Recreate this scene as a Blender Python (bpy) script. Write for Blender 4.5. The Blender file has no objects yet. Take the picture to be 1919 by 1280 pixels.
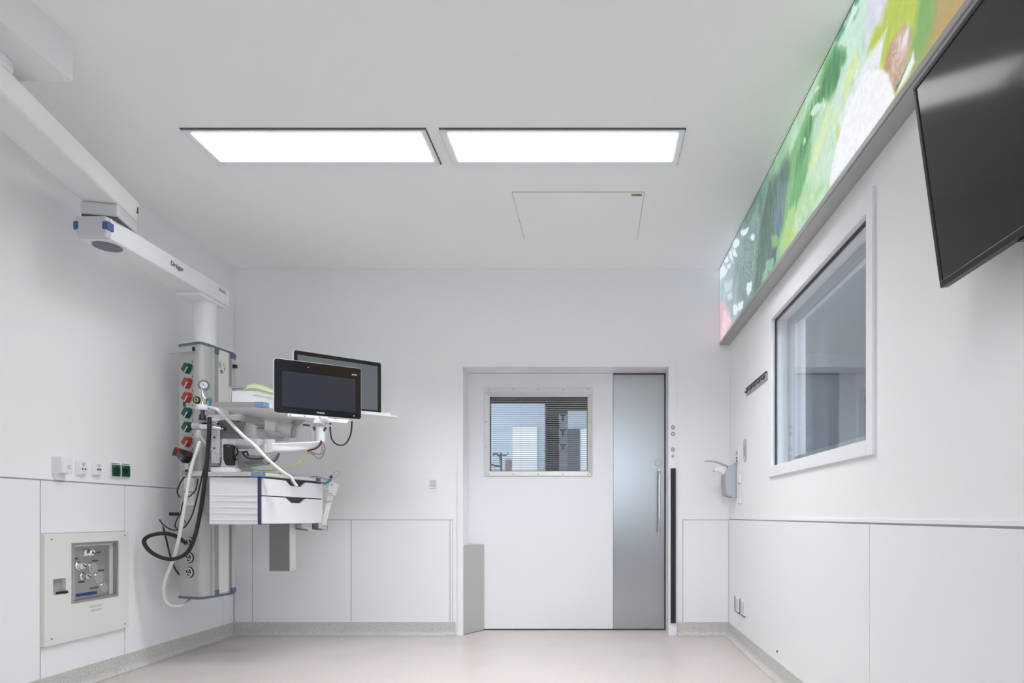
import bpy, bmesh, math, random
import numpy as np
from mathutils import Vector as V, Matrix

random.seed(4)
S = bpy.context.scene
COL = S.collection

# ------------------------------------------------------------------ camera
F = 1160.0                     # focal length in pixels of the 1919 px wide frame
PX, PY = 1116.0, 966.0         # vanishing point of the room's long axis
CZ = 0.978                     # eye height
cam_d = bpy.data.cameras.new('camera')
cam = bpy.data.objects.new('camera', cam_d)
COL.objects.link(cam)
cam.location = (0, 0, CZ)
cam.rotation_euler = (math.radians(90), 0, 0)
cam_d.sensor_width = 36.0
cam_d.lens = 36.0 * F / 1919.0
cam_d.shift_x = (959.5 - PX) / 1919.0
cam_d.shift_y = (PY - 640.0) / 1919.0
cam_d.clip_start = 0.05
S.camera = cam

# ------------------------------------------------------------------ view, world, light
S.view_settings.view_transform = 'Standard'
S.view_settings.look = 'None'
S.view_settings.exposure = 0.2
S.view_settings.gamma = 1.0
S.view_settings.use_curve_mapping = False
S.cycles.max_bounces = 14
S.cycles.diffuse_bounces = 8
S.cycles.transparent_max_bounces = 16
S.cycles.use_denoising = True
PANEL_E = 3.2                   # ceiling panels: glow of the diffuser
DIM = 0.35                      # the single panel nearer the camera is dimmed
PANEL_W = 20.5                  # ceiling panels: watts through the prismatic sheet
SPREAD = 122                    # beam angle of the prismatic sheet
SKY_E = 4.6                    # daylight outside the rear window
ART_E = 0.84                   # backlit print
w = bpy.data.worlds.new('sky')
S.world = w
w.use_nodes = True
bg = w.node_tree.nodes['Background']
bg.inputs[0].default_value = (0.84, 0.91, 1.0, 1)
bg.inputs[1].default_value = SKY_E


# ------------------------------------------------------------------ helpers
def lin(r, g, b):
    def f(c):
        c /= 255.0
        return c / 12.92 if c <= 0.04045 else ((c + 0.055) / 1.055) ** 2.4
    return (f(r), f(g), f(b))


def at(px, py, Y):
    return V(((px - PX) * Y / F, Y, CZ - (py - PY) * Y / F))


def onplane(px, py, p0, n):
    c = V((0, 0, CZ))
    d = V(((px - PX) / F, 1, -(py - PY) / F))
    t = n.dot(V(p0) - c) / n.dot(d)
    return c + d * t


def onx(px, py, X):
    return onplane(px, py, (X, 0, 0), V((1, 0, 0)))


MATS = {}


def mat(name, col, rough=0.5, metal=0.0, spec=0.5, emit=None, estr=1.0, noise=None, bump=None, coat=0.0, aniso=None):
    """Principled material; noise=(scale, amount) speckles the base colour; bump=(scale, strength, (sx,sy,sz))."""
    m = bpy.data.materials.new(name)
    m.use_nodes = True
    nt = m.node_tree
    b = nt.nodes['Principled BSDF']
    b.inputs['Base Color'].default_value = (*col, 1)
    b.inputs['Roughness'].default_value = rough
    b.inputs['Metallic'].default_value = metal
    b.inputs['Specular IOR Level'].default_value = spec
    b.inputs['Coat Weight'].default_value = coat
    if emit:
        b.inputs['Emission Color'].default_value = (*emit, 1)
        b.inputs['Emission Strength'].default_value = estr
    if noise or bump:
        tc = nt.nodes.new('ShaderNodeTexCoord')
    if noise:
        n = nt.nodes.new('ShaderNodeTexNoise')
        n.inputs['Scale'].default_value = noise[0]
        n.inputs['Detail'].default_value = 3
        nt.links.new(tc.outputs['Object'], n.inputs['Vector'])
        r = nt.nodes.new('ShaderNodeValToRGB')
        r.color_ramp.elements[0].position = 0.35
        r.color_ramp.elements[1].position = 0.65
        a = noise[1]
        r.color_ramp.elements[0].color = (*[c * (1 - a) for c in col], 1)
        r.color_ramp.elements[1].color = (*[min(1, c * (1 + a)) for c in col], 1)
        nt.links.new(n.outputs['Fac'], r.inputs['Fac'])
        nt.links.new(r.outputs['Color'], b.inputs['Base Color'])
    if bump:
        mp = nt.nodes.new('ShaderNodeMapping')
        mp.inputs['Scale'].default_value = bump[2] if len(bump) > 2 else (1, 1, 1)
        nt.links.new(tc.outputs['Object'], mp.inputs['Vector'])
        n2 = nt.nodes.new('ShaderNodeTexNoise')
        n2.inputs['Scale'].default_value = bump[0]
        n2.inputs['Detail'].default_value = 2
        nt.links.new(mp.outputs['Vector'], n2.inputs['Vector'])
        bp = nt.nodes.new('ShaderNodeBump')
        bp.inputs['Strength'].default_value = bump[1]
        bp.inputs['Distance'].default_value = 0.002
        nt.links.new(n2.outputs['Fac'], bp.inputs['Height'])
        nt.links.new(bp.outputs['Normal'], b.inputs['Normal'])
    MATS[name] = m
    return m


def glass_mat(name, tint, ior, rough=0.0):
    m = bpy.data.materials.new(name)
    m.use_nodes = True
    nt = m.node_tree
    nt.nodes.remove(nt.nodes['Principled BSDF'])
    t = nt.nodes.new('ShaderNodeBsdfTransparent')
    t.inputs[0].default_value = (*tint, 1)
    g = nt.nodes.new('ShaderNodeBsdfGlossy')
    g.inputs['Roughness'].default_value = rough
    g.inputs[0].default_value = (0.95, 0.98, 1, 1)
    f = nt.nodes.new('ShaderNodeFresnel')
    ge = nt.nodes.new('ShaderNodeNewGeometry')
    mr = nt.nodes.new('ShaderNodeMapRange')       # the same reflectance on both faces of the sheet
    mr.inputs['To Min'].default_value = ior
    mr.inputs['To Max'].default_value = 1 / ior
    nt.links.new(ge.outputs['Backfacing'], mr.inputs['Value'])
    nt.links.new(mr.outputs['Result'], f.inputs[0])
    mx = nt.nodes.new('ShaderNodeMixShader')
    nt.links.new(f.outputs[0], mx.inputs[0])
    nt.links.new(t.outputs[0], mx.inputs[1])
    nt.links.new(g.outputs[0], mx.inputs[2])
    nt.links.new(mx.outputs[0], nt.nodes['Material Output'].inputs[0])
    MATS[name] = m
    return m


class MB:
    """Collects shapes into one mesh (world coordinates)."""

    def __init__(s):
        s.v, s.f = [], []

    def _add(s, vs, fs):
        k = len(s.v)
        s.v += [V(p) for p in vs]
        s.f += [tuple(i + k for i in f) for f in fs]
        return s

    def box(s, lo, hi):
        x0, y0, z0 = lo
        x1, y1, z1 = hi
        if x0 > x1: x0, x1 = x1, x0
        if y0 > y1: y0, y1 = y1, y0
        if z0 > z1: z0, z1 = z1, z0
        return s._add([(x0, y0, z0), (x1, y0, z0), (x1, y1, z0), (x0, y1, z0), (x0, y0, z1), (x1, y0, z1), (x1, y1, z1), (x0, y1, z1)],
                      [(0, 3, 2, 1), (4, 5, 6, 7), (0, 1, 5, 4), (1, 2, 6, 5), (2, 3, 7, 6), (3, 0, 4, 7)])

    def prism(s, pts, off):
        """pts: polygon (3-D points, planar); extruded by the vector off."""
        n = len(pts)
        pts = [V(p) for p in pts]
        nrm = V((0, 0, 0))
        for i in range(n):
            a, b = pts[i], pts[(i + 1) % n]
            nrm += a.cross(b)
        off = V(off)
        if nrm.dot(off) > 0:
            pts = pts[::-1]
        k = [tuple(range(n)), tuple(range(2 * n - 1, n - 1, -1))]
        k += [(i, i + n, (i + 1) % n + n, (i + 1) % n)[::1] for i in range(n)]
        fs = [k[0], k[1]] + [(f[0], f[1], f[2], f[3]) for f in k[2:]]
        return s._add(pts + [p + off for p in pts], fs)

    def bar(s, p0, p1, w, h, up=(0, 0, 1)):
        p0, p1 = V(p0), V(p1)
        d = (p1 - p0).normalized()
        u = d.cross(V(up))
        if u.length < 1e-5:
            u = d.cross(V((1, 0, 0)))
        u.normalize()
        q = u.cross(d).normalized()
        a = [p0 + u * (sx * w / 2) + q * (sz * h / 2) for sx, sz in ((-1, -1), (1, -1), (1, 1), (-1, 1))]
        return s.prism(a, p1 - p0)

    def cyl(s, p0, p1, r0, r1=None, n=24, cap=True):
        r1 = r0 if r1 is None else r1
        p0, p1 = V(p0), V(p1)
        return s.rings([(p0, r0), (p1, r1)], n, cap)

    def rings(s, pr, n=24, cap=True):
        """pr: list of (centre, radius): a lathe along the (nearly straight) chain of centres."""
        d = (V(pr[-1][0]) - V(pr[0][0])).normalized()
        u = d.cross(V((0, 0, 1)))
        if u.length < 1e-4:
            u = d.cross(V((1, 0, 0)))
        u.normalize()
        q = d.cross(u)
        vs, fs = [], []
        for c, r in pr:
            for i in range(n):
                a = 2 * math.pi * i / n
                vs.append(V(c) + u * (r * math.cos(a)) + q * (r * math.sin(a)))
        for j in range(len(pr) - 1):
            for i in range(n):
                i2 = (i + 1) % n
                fs.append((j * n + i, j * n + i2, (j + 1) * n + i2, (j + 1) * n + i))
        if cap:
            fs.append(tuple(range(n))[::-1])
            fs.append(tuple((len(pr) - 1) * n + i for i in range(n)))
        return s._add(vs, fs)

    def tube(s, pts, r, n=8, sub=8):
        pts = [V(p) for p in pts]
        c = []
        P = [pts[0]] + pts + [pts[-1]]
        for i in range(1, len(P) - 2):
            a, b, d, e = P[i - 1], P[i], P[i + 1], P[i + 2]
            for k in range(sub):
                t = k / sub
                c.append(0.5 * ((2 * b) + (-a + d) * t + (2 * a - 5 * b + 4 * d - e) * t * t + (-a + 3 * b - 3 * d + e) * t ** 3))
        c.append(pts[-1])
        vs, fs = [], []
        u = None
        for i, p in enumerate(c):
            d = (c[min(i + 1, len(c) - 1)] - c[max(i - 1, 0)]).normalized()
            if u is None:
                u = d.cross(V((0.31, 0.2, 0.93)))
            u = (u - d * u.dot(d)).normalized()
            q = d.cross(u)
            for k in range(n):
                a = 2 * math.pi * k / n
                vs.append(p + u * (r * math.cos(a)) + q * (r * math.sin(a)))
        for j in range(len(c) - 1):
            for i in range(n):
                i2 = (i + 1) % n
                fs.append((j * n + i, j * n + i2, (j + 1) * n + i2, (j + 1) * n + i))
        fs.append(tuple(range(n))[::-1])
        fs.append(tuple((len(c) - 1) * n + i for i in range(n)))
        return s._add(vs, fs)

    def ring(s, c, axis, r_out, r_in, depth, n=28):
        """flat annulus of thickness depth along axis"""
        axis = V(axis).normalized()
        u = axis.cross(V((0, 0, 1)))
        if u.length < 1e-4:
            u = V((1, 0, 0))
        u.normalize()
        q = axis.cross(u)
        vs, fs = [], []
        for z in (0, depth):
            for r in (r_out, r_in):
                for i in range(n):
                    a = 2 * math.pi * i / n
                    vs.append(V(c) + axis * z + u * (r * math.cos(a)) + q * (r * math.sin(a)))
        for i in range(n):
            j = (i + 1) % n
            fs += [(i, j, n + j, n + i), (2 * n + i, 3 * n + i, 3 * n + j, 2 * n + j), (i, 2 * n + i, 2 * n + j, j), (n + i, n + j, 3 * n + j, 3 * n + i)]
        return s._add(vs, fs)

    def build(s, name, m, parent=None, bevel=0.0, smooth=False, seg=2):
        o0 = V((0, 0, 0))
        p = parent
        while p is not None:
            o0 += p.location
            p = p.parent
        me = bpy.data.meshes.new(name)
        me.from_pydata([tuple(v - o0) for v in s.v], [], s.f)
        bm = bmesh.new()
        bm.from_mesh(me)
        bmesh.ops.recalc_face_normals(bm, faces=bm.faces)
        bm.to_mesh(me)
        bm.free()
        me.materials.append(MATS[m] if isinstance(m, str) else m)
        o = bpy.data.objects.new(name, me)
        COL.objects.link(o)
        o.parent = parent
        if bevel:
            b = o.modifiers.new('bevel', 'BEVEL')
            b.width = bevel
            b.segments = seg
            b.limit_method = 'ANGLE'
            b.angle_limit = math.radians(35)
        if smooth:
            for f in me.polygons:
                f.use_smooth = True
            try:
                me.set_sharp_from_angle(angle=math.radians(40))
            except Exception:
                pass
        return o


def thing(name, label, cat, loc=(0, 0, 0), group=None):
    o = bpy.data.objects.new(name, None)
    o.empty_display_size = 0.1
    COL.objects.link(o)
    o.location = loc
    return tag(o, label, cat, group)


def tag(o, label, cat, group=None):
    o['label'] = label
    o['category'] = cat
    if group:
        o['group'] = group
    return o


def struct(o):
    o['kind'] = 'structure'
    return o


def shift(o, d):
    """copy of one object moved by d"""
    c = o.copy()
    COL.objects.link(c)
    c.location = V(o.location) + V(d)
    return c


def text(name, s, m, parent, origin, u, v, width, depth=0.0008):
    """flat lettering: origin = lower left, u = reading direction, v = up."""
    cu = bpy.data.curves.new(name, 'FONT')
    cu.body = s
    cu.size = 1
    cu.offset = 0.012
    cu.resolution_u = 3
    t = bpy.data.objects.new(name, cu)
    COL.objects.link(t)
    bpy.context.view_layer.update()
    me = bpy.data.meshes.new_from_object(t.evaluated_get(bpy.context.evaluated_depsgraph_get()))
    bpy.data.objects.remove(t)
    xs = [p.co.x for p in me.vertices]
    k = width / (max(xs) - min(xs))
    x0 = min(xs)
    u, v = V(u).normalized(), V(v).normalized()
    n = u.cross(v)
    o0 = V((0, 0, 0))
    p = parent
    while p is not None:
        o0 += p.location
        p = p.parent
    for p in me.vertices:
        p.co = V(origin) + u * ((p.co.x - x0) * k) + v * (p.co.y * k) + n * depth - o0
    me.materials.clear()
    me.materials.append(MATS[m])
    o = bpy.data.objects.new(name, me)
    COL.objects.link(o)
    o.parent = parent
    return o


# ------------------------------------------------------------------ materials
mat('wall_paint', lin(240, 240, 241), 0.55, spec=0.3, bump=(260, 0.04))
mat('ceiling_paint', lin(248, 248, 248), 0.8, spec=0.2)
mat('wall_board', lin(238, 238, 240), 0.4, spec=0.35)
mat('rear_paint', lin(150, 152, 156), 0.6)  # grey given to the unseen rear wall to cut bounced light
mat('joint', lin(170, 170, 175), 0.6)
mat('door_white', lin(233, 233, 236), 0.3, spec=0.4)
mat('trim_white', lin(238, 238, 240), 0.35, spec=0.4)
mat('plastic_white', lin(234, 234, 236), 0.35)
mat('plastic_cream', lin(226, 225, 220), 0.35)
mat('device_grey', lin(206, 207, 207), 0.4)
mat('mid_grey', lin(160, 162, 165), 0.4)
mat('dark_grey', lin(84, 86, 90), 0.45)
mat('aluminium', lin(196, 195, 194), 0.42, metal=0.15, bump=(90, 0.05, (1, 1, 0.02)))
mat('trim_metal', lin(182, 181, 180), 0.42, metal=0.6)
mat('steel', lin(172, 173, 174), 0.29, metal=1.0, bump=(160, 0.05, (1, 1, 0.01)))
mat('steel_soft', lin(186, 185, 182), 0.42, metal=1.0, bump=(160, 0.05, (0.02, 0.02, 1)))
mat('case_blue_grey', lin(188, 194, 202), 0.35, metal=0.2)
mat('steel_dark', lin(134, 132, 131), 0.4, metal=0.9)
mat('steel_light', lin(206, 205, 202), 0.5, metal=0.8)
mat('chrome', lin(222, 222, 224), 0.12, metal=1.0)
mat('slate_blue', lin(96, 108, 128), 0.4)
mat('bumper_blue', lin(70, 96, 148), 0.4)
mat('pad_blue', lin(120, 145, 180), 0.45)
mat('disc_blue', lin(108, 112, 130), 0.45)
mat('navy', lin(52, 56, 92), 0.4)
mat('black', lin(26, 26, 29), 0.35)
mat('rubber', lin(30, 31, 35), 0.5)
mat('black_gloss', lin(22, 22, 25), 0.12, spec=0.5)
mat('tv_screen', lin(27, 26, 29), 0.10, spec=0.55)
mat('screen_blue', lin(44, 48, 60), 0.15, spec=0.5)
mat('screen_grey', lin(104, 108, 112), 0.28, spec=0.5)
mat('gas_green', lin(24, 82, 66), 0.35)
mat('gas_red', lin(166, 64, 46), 0.4)
mat('socket_green', lin(10, 74, 52), 0.25)
mat('socket_hole', lin(4, 34, 24), 0.3)
mat('pack_green', lin(204, 217, 170), 0.35)
mat('cable_yellow', lin(186, 190, 96), 0.5)
mat('cable_mauve', lin(150, 126, 130), 0.5)
mat('cable_red', lin(78, 36, 42), 0.45)
mat('teal', lin(66, 140, 138), 0.4)
mat('tube_white', lin(236, 236, 234), 0.3)
mat('label_olive', lin(150, 148, 76), 0.5)
mat('label_blue', lin(24, 58, 120), 0.4)
mat('ink', lin(40, 40, 60), 0.5)
mat('ink_black', lin(30, 30, 32), 0.5)
mat('ink_grey', lin(120, 120, 122), 0.5)
mat('lamp', (1, 1, 1), 0.5, emit=(0.985, 0.99, 1.0), estr=PANEL_E)
mat('lamp_dimmed', (1, 1, 1), 0.5, emit=(0.985, 0.99, 1.0), estr=PANEL_E * DIM)
mat('frame_grey', lin(226, 229, 232), 0.4)
mat('corridor_brown', lin(96, 84, 78), 0.6)
mat('corridor_blue', lin(196, 210, 222), 0.5)
mat('corridor_paint', lin(214, 218, 222), 0.6)
mat('corridor_fill', (1, 1, 1), 0.5, emit=(0.93, 0.97, 1), estr=2.6)
mat('day_window', (.3, .3, .3), 0.5, emit=(0.86, 0.93, 1.0), estr=.62)
mat('slat', lin(92, 98, 104), 0.4, metal=0.3)
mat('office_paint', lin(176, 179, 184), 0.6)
mat('office_fill', (1, 1, 1), 0.5, emit=(0.9, 0.95, 1), estr=38)
glass_mat('pane', (0.97, 0.98, 0.99), 1.6)
glass_mat('door_pane', (0.97, 0.985, 1), 1.2, .22)
glass_mat('clear_plastic', (0.9, 0.93, 0.94), 1.45)
glass_mat('rear_pane', (0.97, 0.99, 1), 1.4)


def speckle(name, base, spots, scale, rough):
    m = bpy.data.materials.new(name)
    m.use_nodes = True
    nt = m.node_tree
    b = nt.nodes['Principled BSDF']
    b.inputs['Roughness'].default_value = rough
    b.inputs['Specular IOR Level'].default_value = 0.4
    tc = nt.nodes.new('ShaderNodeTexCoord')
    cur = None
    for i, (c, sc, lo, hi) in enumerate(spots):
        n = nt.nodes.new('ShaderNodeTexNoise')
        n.inputs['Scale'].default_value = sc
        n.inputs['Detail'].default_value = 2
        mp = nt.nodes.new('ShaderNodeMapping')
        mp.inputs['Location'].default_value = (7.3 * i, 3.1 * i, 1.7 * i)
        nt.links.new(tc.outputs['Object'], mp.inputs['Vector'])
        nt.links.new(mp.outputs['Vector'], n.inputs['Vector'])
        r = nt.nodes.new('ShaderNodeMapRange')
        r.inputs['From Min'].default_value = lo
        r.inputs['From Max'].default_value = hi
        nt.links.new(n.outputs['Fac'], r.inputs['Value'])
        mx = nt.nodes.new('ShaderNodeMix')
        mx.data_type = 'RGBA'
        if cur is None:
            mx.inputs[6].default_value = (*base, 1)
        else:
            nt.links.new(cur, mx.inputs[6])
        mx.inputs[7].default_value = (*c, 1)
        nt.links.new(r.outputs['Result'], mx.inputs[0])
        cur = mx.outputs[2]
    nt.links.new(cur, b.inputs['Base Color'])
    MATS[name] = m


speckle('vinyl_floor', lin(200, 191, 187), [(lin(188, 178, 173), 120, 0.5, 0.62), (lin(210, 203, 199), 170, 0.55, 0.66), (lin(194, 185, 181), 3, 0.45, 0.75)], 1, 0.33)
speckle('vinyl_base', lin(200, 198, 193), [(lin(172, 170, 165), 130, 0.5, 0.6), (lin(216, 215, 211), 190, 0.55, 0.65)], 1, 0.45)

# ------------------------------------------------------------------ room
XL, XR, YB, YR, H = -2.965, 1.096, 5.066, -2.4, 3.0
struct(MB().box((XL - .25, YR - .25, -0.1), (XR + .25, YB + .001, 0)).build('floor', 'vinyl_floor'))
struct(MB().box((XL - .25, YR - .25, H), (XR + .25, YB + .3, H + .15)).build('ceiling', 'ceiling_paint'))

NY0, NY1, NZ0, NZ1 = 3.52, 3.86, .44, .80      # niche for the gas valves
wl = MB().box((XL - .2, YR - .2, 0), (XL, NY0, H)).box((XL - .2, NY1, 0), (XL, YB + .2, H)).box((XL - .2, NY0, 0), (XL, NY1, NZ0)).box((XL - .2, NY0, NZ1), (XL, NY1, H)).box((XL - .2, NY0, NZ0), (XL - .10, NY1, NZ1))
wl = struct(wl.build('wall_left', 'wall_paint'))
# recess for the valve box is built in front of the wall board (the box stands proud)

DX0, DX1, DZ = -1.083, 0.598, 2.192        # door opening
DY = 5.277                                 # plane of the sliding leaf
wb = MB()
wb.box((XL, YB, 0), (DX0, DY + .06, H)).box((DX1, YB, 0), (XR + .2, DY + .06, H)).box((DX0, YB, DZ), (DX1, DY + .06, H))
wb = struct(wb.build('wall_back', 'wall_paint'))

WY0, WY1, WZ0, WZ1 = 2.479, 3.818, 1.281, 2.186   # observation window
WT = 0.2
wr = MB()
wr.box((XR, YR - .2, 0), (XR + WT, WY0, H)).box((XR, WY1, 0), (XR + WT, YB, H)).box((XR, WY0, 0), (XR + WT, WY1, WZ0)).box((XR, WY0, WZ1), (XR + WT, WY1, H))
wr = struct(wr.build('wall_right', 'wall_paint'))

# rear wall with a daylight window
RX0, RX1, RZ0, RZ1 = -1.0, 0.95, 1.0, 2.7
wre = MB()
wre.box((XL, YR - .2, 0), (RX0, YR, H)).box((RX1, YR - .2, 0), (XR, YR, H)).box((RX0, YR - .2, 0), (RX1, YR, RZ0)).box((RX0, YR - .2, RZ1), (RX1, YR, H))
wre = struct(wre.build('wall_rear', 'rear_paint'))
win2 = struct(MB().box((RX0, YR - .12, RZ0), (RX0 + .06, YR - .06, RZ1)).box((RX1 - .06, YR - .12, RZ0), (RX1, YR - .06, RZ1)).box((RX0, YR - .12, RZ0), (RX1, YR - .06, RZ0 + .06)).box((RX0, YR - .12, RZ1 - .06), (RX1, YR - .06, RZ1)).box((-.06, YR - .12, RZ0), (0, YR - .06, RZ1)).build('window_2', 'trim_white'))
MB().box((RX0 + .05, YR - .1, RZ0 + .05), (-.05, YR - .09, RZ1 - .05)).build('pane', 'rear_pane', win2)
MB().box((-.01, YR - .1, RZ0 + .05), (RX1 - .05, YR - .09, RZ1 - .05)).build('pane', 'rear_pane', win2)
pl = bpy.data.lights.new('window_portal', 'AREA')
pl.shape = 'RECTANGLE'
pl.size, pl.size_y = RX1 - RX0, RZ1 - RZ0
pl.cycles.is_portal = True
po = bpy.data.objects.new('window_portal', pl)
COL.objects.link(po)
po.location = ((RX0 + RX1) / 2, YR - .15, (RZ0 + RZ1) / 2)
po.rotation_euler = (math.radians(90), 0, 0)

# --- wall boards (each board a piece of its wall), sealant joints behind them
T = 0.006


def boards_left():
    top = 1.164
    ys = [YR + .1, 1.2, 3.30, 3.893, 4.916, YB - .012]
    MB().box((XL - .001, YR, top - .01), (XL + .0022, YB, top + .010)).build('joint_seal', 'joint', wl)
    for y in ys[1:-1]:
        MB().box((XL - .001, y - .006, .09), (XL + .0022, y + .006, top)).build('joint_seal', 'joint', wl)
    for a, b in zip(ys, ys[1:]):
        for z0, z1 in (((.09, .272), (.882, top)) if a == 3.30 else ((.09, top),)):
            MB().box((XL, a + .003, z0), (XL + T, b - .003, z1)).build('wall_board', 'wall_board', wl, bevel=.0012)
    MB().box((XL, YR + .02, top + .008), (XL + T, YB - .012, top + .020)).build('edge_strip', 'wall_paint', wl)


def boards_back():
    top = .939
    for x0, x1 in ((XL + .01, -1.17), (.716, XR - .002)):
        MB().box((x0 - .004, YB - .0022, .1), (x1 + .004, YB + .001, top + .006)).build('joint_seal', 'joint', wb)
    for x0, x1 in ((XL + .012, -2.806), (-2.802, -2.001), (-1.997, -1.192), (.716, XR - .006)):
        MB().box((x0 + .001, YB - T, .1), (x1 - .001, YB, top)).build('wall_board', 'wall_board', wb, bevel=.0012)
    MB().box((-1.187, YB - T, .1), (-1.170, YB, top)).build('edge_strip', 'wall_board', wb)


def boards_right():
    top = .942
    MB().box((XR - .0022, YR, 0.1), (XR + .001, YB, top + .010)).build('joint_seal', 'joint', wr)
    for a, b in ((YR + .1, .95), (.95, 2.463), (2.463, YB - .008)):
        MB().box((XR - T, a + .002, .1), (XR, b - .002, top)).build('wall_board', 'wall_board', wr, bevel=.0012)
    MB().box((XR - T, YR + .02, top + .008), (XR, YB - .008, top + .022)).build('edge_strip', 'wall_paint', wr)


boards_left(); boards_back(); boards_right()


def base(name, a, b, n, h=.106):
    """coved vinyl skirting from a to b (floor points on the wall), n = into the room"""
    a, b, n = V(a), V(b), V(n)
    prof = [(0, 0)]
    R = .035
    prof = [(0, h), (.008, h), (.008, R)]
    for i in range(1, 6):
        t = math.pi / 2 * i / 5
        prof.append((.008 + R * (1 - math.cos(t)), R * (1 - math.sin(t)) + .0015))
    prof.append((0, .0005))
    pts = [a + n * p + V((0, 0, q)) for p, q in prof]
    return struct(MB().prism(pts, b - a).build(name, 'vinyl_base', smooth=True))


base('baseboard_left', (XL + .004, YR + .01, 0), (XL + .004, YB - .01, 0), (1, 0, 0))
base('baseboard_back', (XL + .004, YB - .004, 0), (-1.146, YB - .004, 0), (0, -1, 0))
base('baseboard_back.001', (.668, YB - .004, 0), (XR - .004, YB - .004, 0), (0, -1, 0))
base('baseboard_right', (XR - .004, YR + .01, 0), (XR - .004, YB - .01, 0), (-1, 0, 0))

# ------------------------------------------------------------------ door
tr = MB()
for lo, hi in (((DX0 - .045, 0), (DX0, DZ)), ((DX1, 0), (DX1 + .066, DZ)), ((DX0 - .045, DZ), (DX1 + .066, DZ + .035))):
    tr.box((lo[0], YB - .012, lo[1]), (hi[0], YB + .002, hi[1]))
e_ = .0012
tr.box((DX0 - .002, YB - .002, 0), (DX0 + e_, DY - .001, DZ)).box((DX1 - e_, YB - .002, 0), (DX1 + .002, DY - .001, DZ)).box((DX0, YB - .002, DZ - e_), (DX1, DY - .001, DZ + .002))
tr = struct(tr.build('trim_1', 'trim_white'))
struct(MB().box((DX0, YB, -.02), (DX1, DY + .05, 0.0)).build('floor_threshold', 'vinyl_floor'))

door = thing('door_1', 'white sliding door with louvred window and stainless steel edge panel', 'door', (-.25, DY, 0))
door['kind'] = 'structure'
del door['category']
del door['label']
lx0, lx1, lz0, lz1 = at(908, 0, DY).x, at(1110, 0, DY).x, at(0, 892, DY).z, at(0, 727, DY).z   # outer flange
gx0, gx1, gz0, gz1 = at(918, 0, DY).x, at(1101, 0, DY).x, at(0, 883, DY).z, at(0, 744, DY).z   # glass
sx = at(1149, 0, DY).x          # white | steel
ex = at(1245, 0, DY).x          # leaf's edge
lf = MB()
for lo, hi in (((DX0 + .001, .012), (gx0, 2.188)), ((gx1, .012), (sx - .002, 2.188)), ((gx0, .012), (gx1, gz0)), ((gx0, gz1), (gx1, 2.188))):
    lf.box((lo[0], DY, lo[1]), (hi[0], DY + .045, hi[1]))
lf.build('leaf', 'door_white', door)
MB().box((sx + .001, DY - .003, .012), (ex, DY + .045, 2.188)).build('steel_panel', 'steel', door, bevel=.0015)
MB().box((ex, DY + .004, .006), (ex + .022, DY + .045, 2.188)).build('rubber_seal', 'black', door)
MB().box((DX0, DY + .01, 0.001), (DX1, DY + .05, .012)).build('bottom_seal', 'rubber', door)
MB().box((sx, DY - .012, 2.176), (ex, DY - .003, 2.19)).build('top_reflection', 'dark_grey', door)  # dark strip drawn in for the reflection along the steel's top edge
# window frame: splayed flange of four mitred pieces
fr = thing('window_frame', '', '')
for k in list(fr.keys()):
    del fr[k]
bpy.data.objects.remove(fr)
o_, i_ = DY - .010, DY - .002


def mitre(q):
    return MB().prism(q, (0, .012, 0))


O = [(lx0, lz0), (lx1, lz0), (lx1, at(0, 736, DY).z), (lx0, at(0, 736, DY).z)]
G = [(gx0, gz0), (gx1, gz0), (gx1, gz1), (gx0, gz1)]
frames = []
for i in range(4):
    j = (i + 1) % 4
    q = [V((O[i][0], o_, O[i][1])), V((O[j][0], o_, O[j][1])), V((G[j][0], i_, G[j][1])), V((G[i][0], i_, G[i][1]))]
    frames.append(MB().prism(q, (0, .010, 0)).build('window_frame', 'steel_light', door, bevel=.001))
MB().box((lx0, o_, O[2][1]), (lx1, DY, lz1)).build('window_frame', 'steel_light', door, bevel=.001)
for i in range(5):
    x = lx0 + .035 + (lx1 - lx0 - .07) * i / 4
    for z in (lz1 - .014, lz0 + .014):
        MB().cyl((x, o_ - .003, z), (x, o_ + .002, z), .0055, n=10).build('screw', 'mid_grey', frames[0])
for x in (lx0 + .014, lx1 - .014):
    for z in (gz0 + (gz1 - gz0) * .33, gz0 + (gz1 - gz0) * .66):
        MB().cyl((x, o_ - .003, z), (x, o_ + .004, z), .0055, n=10).build('screw', 'mid_grey', frames[1])
gk = MB()
gk.box((gx0, i_, gz1 - .006), (gx1, DY + .03, gz1)).box((gx0, i_, gz0), (gx1, DY + .03, gz0 + .006)).box((gx0, i_, gz0), (gx0 + .006, DY + .03, gz1)).box((gx1 - .006, i_, gz0), (gx1, DY + .03, gz1))
gk.build('gasket', 'dark_grey', door)
MB().box((gx0, DY + .004, gz0), (gx1, DY + .007, gz1)).build('pane', 'door_pane', door)
NS = 34
pitch = (gz1 - gz0 - .016) / NS
sl0 = None
for i in range(NS):
    z = gz0 + .008 + pitch * (i + .5)
    if sl0 is None:
        sl0 = MB().prism([(gx0 + .007, DY + .012, z - .0026), (gx0 + .007, DY + .026, z + .0030), (gx0 + .007, DY + .0264, z + .0046), (gx0 + .007, DY + .0116, z - .0008)], (gx1 - gx0 - .014, 0, 0)).build('slat', 'slat', door)
        z_0 = z
    else:
        shift(sl0, (0, 0, z - z_0))
for fx in (.32, .58):
    x = gx0 + (gx1 - gx0) * fx
    MB().cyl((x, DY + .019, gz0), (x, DY + .019, gz1), .0008, n=6).build('ladder_cord', 'mid_grey', door)
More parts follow.
